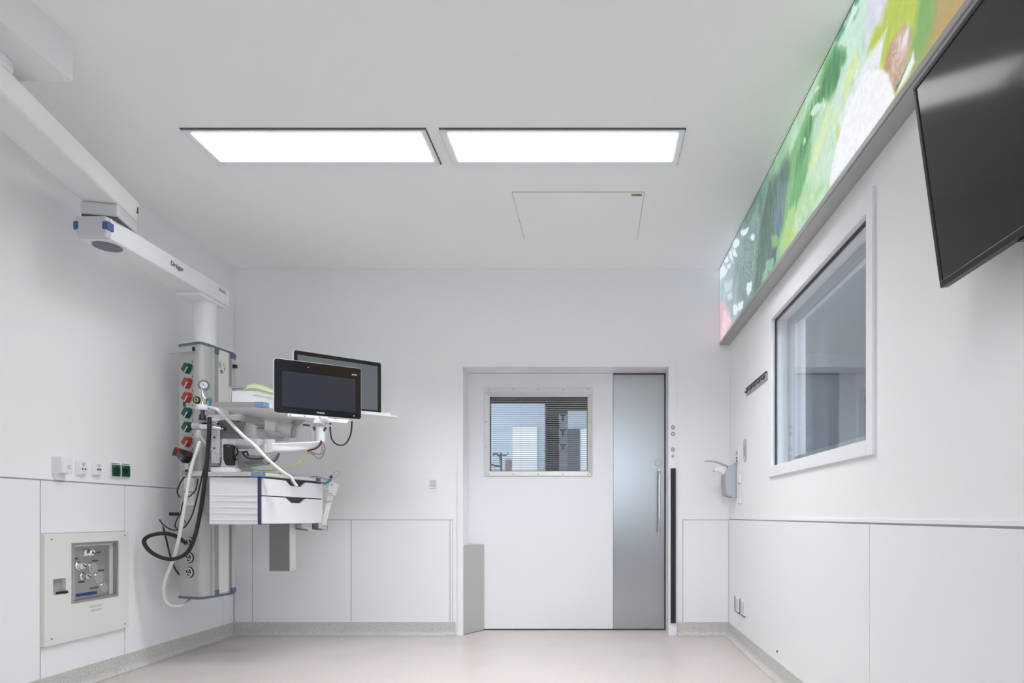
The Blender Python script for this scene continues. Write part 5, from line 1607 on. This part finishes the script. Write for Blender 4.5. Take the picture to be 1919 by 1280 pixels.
# hook rail
a, b = RP(1400, 742), RP(1439, 716)
hy0_, hy1_, hz0_, hz1_ = b.y, a.y, a.z, RP(1400, 728).z
t = thing('hook_rail', 'dark grey coat hook rail on the right wall beside the window', 'hook rail', (XR, (hy0_ + hy1_) / 2, hz0_))
MB().box((XR - .008, hy0_, hz0_), (XR, hy1_, hz1_)).build('rail', 'mid_grey', t, bevel=.002)
MB().box((XR - .012, hy0_, hz1_ - .008), (XR - .006, hy1_, hz1_)).build('top_lip', 'black', t)
for k in range(5):
    y = hy0_ + (hy1_ - hy0_) * (k + .5) / 5
    zc = (hz0_ + hz1_) / 2
    h_ = MB().tube([(XR - .008, y, zc + .018), (XR - .014, y, zc + .004), (XR - .018, y, zc - .012), (XR - .024, y, zc - .014), (XR - .028, y, zc - .004)], .005, n=8).build('hook', 'dark_grey', t, smooth=True)
    MB().box((XR - .010, y - .014, zc - .006), (XR - .007, y + .014, zc + .020)).build('hook_plate', 'dark_grey', t, bevel=.001)

# flush steel pull and small switches
a, b = RP(1399.5, 866), RP(1393.5, 822)
t = thing('flush_pull', 'tall flush steel plate with rounded ends between dispenser and window', 'plate', (XR, (a.y + b.y) / 2, a.z))
cy, rr = (a.y + b.y) / 2, abs(a.y - b.y) / 2
z0_, z1_ = RP(1396.5, 866).z, RP(1396.5, 822).z
pts = []
for k in range(9):
    q = math.pi * k / 8
    pts.append(V((XR, cy + rr * math.cos(q), z1_ - rr + rr * math.sin(q))))
for k in range(9):
    q = math.pi + math.pi * k / 8
    pts.append(V((XR, cy + rr * math.cos(q), z0_ + rr + rr * math.sin(q))))
MB().prism(pts, (-.004, 0, 0)).build('plate', 'aluminium', t)
MB().box((XR - .0055, cy - rr * .5, z0_ + .05), (XR - .0035, cy + rr * .5, z1_ - .05)).build('slot', 'mid_grey', t, bevel=.001)
MB().cyl((XR - .008, cy, z1_ - .055), (XR - .004, cy, z1_ - .055), .010, n=14).build('stud', 'chrome', t)
MB().cyl((XR - .008, cy, z0_ + .055), (XR - .004, cy, z0_ + .055), .010, n=14).build('stud', 'mid_grey', t)
a, b = RP(1381, 866), RP(1385.5, 844)
t = thing('card_reader', 'narrow pale reader with dark squares above the hand rub dispenser', 'reader', (XR, (a.y + b.y) / 2, a.z))
MB().box((XR - .010, b.y, a.z - .01), (XR, a.y, b.z + .03)).build('case', 'trim_white', t, bevel=.003)
for py0, py1, mm in ((845.5, 853, 'mid_grey'), (856.5, 860, 'dark_grey'), (862.5, 866, 'black')):
    p, q = RP(1383, py1), RP(1383, py0)
    MB().box((XR - .012, b.y + .02, p.z), (XR - .009, a.y - .015, q.z)).build('key', mm, t)
for py0, py1, lab in ((889, 906, 'small white clip on the right wall just right of the dispenser'), (934, 944, 'tiny white clip on the right wall below the dispenser')):
    a, b = RP(1385.5, py1), RP(1389, py0)
    t = thing('wall_clip', lab, 'clip', (XR, (a.y + b.y) / 2, a.z))
    MB().box((XR - .014, b.y, a.z), (XR, a.y, b.z)).build('body', 'trim_white', t, bevel=.004)
    MB().cyl((XR - .016, (a.y + b.y) / 2, a.z + .004), (XR - .006, (a.y + b.y) / 2, a.z + .004), .006, n=10).build('tip', 'mid_grey', t)

# outlets low on the right wall
for (x0, x1, y0, y1, lab) in ((1381, 1388, 1117, 1147, 'left of two white power outlets low on the right wall'), (1390.5, 1398.5, 1122, 1153, 'right of two white power outlets low on the right wall')):
    a, b = RP(x0, y1 - 2), RP(x1, y0)
    z0_, z1_ = RP(x0, y1 - 3).z, RP(x0, y0).z
    t = thing('power_outlet', lab, 'outlet', (XR, (a.y + b.y) / 2, z0_), 'power outlets low on the right wall')
    MB().box((XR - T - .008, b.y, z0_), (XR - T, a.y, z1_)).build('frame', 'trim_white', t, bevel=.002)
    MB().box((XR - T - .0095, b.y + .015, z0_ + .015), (XR - T - .007, a.y - .015, z1_ - .015)).build('insert', 'device_grey', t, bevel=.002)
    g = MB()
    g.box((XR - T - .012, a.y - .004, z0_), (XR - T, a.y + .004, z1_)).box((XR - T - .010, b.y, z0_ - .005), (XR - T, a.y, z0_))
    g.build('shadow_strip', 'black', t)  # black strips stand in for shadow beside and below the frame
p = RP(1457, 1221, T)
tag(MB().cyl((XR - T - .006, p.y, p.z), (XR - T, p.y, p.z), .007, n=12).build('wall_stud', 'dark_grey'), 'tiny dark stud low on the right wall board near the skirting', 'stud')
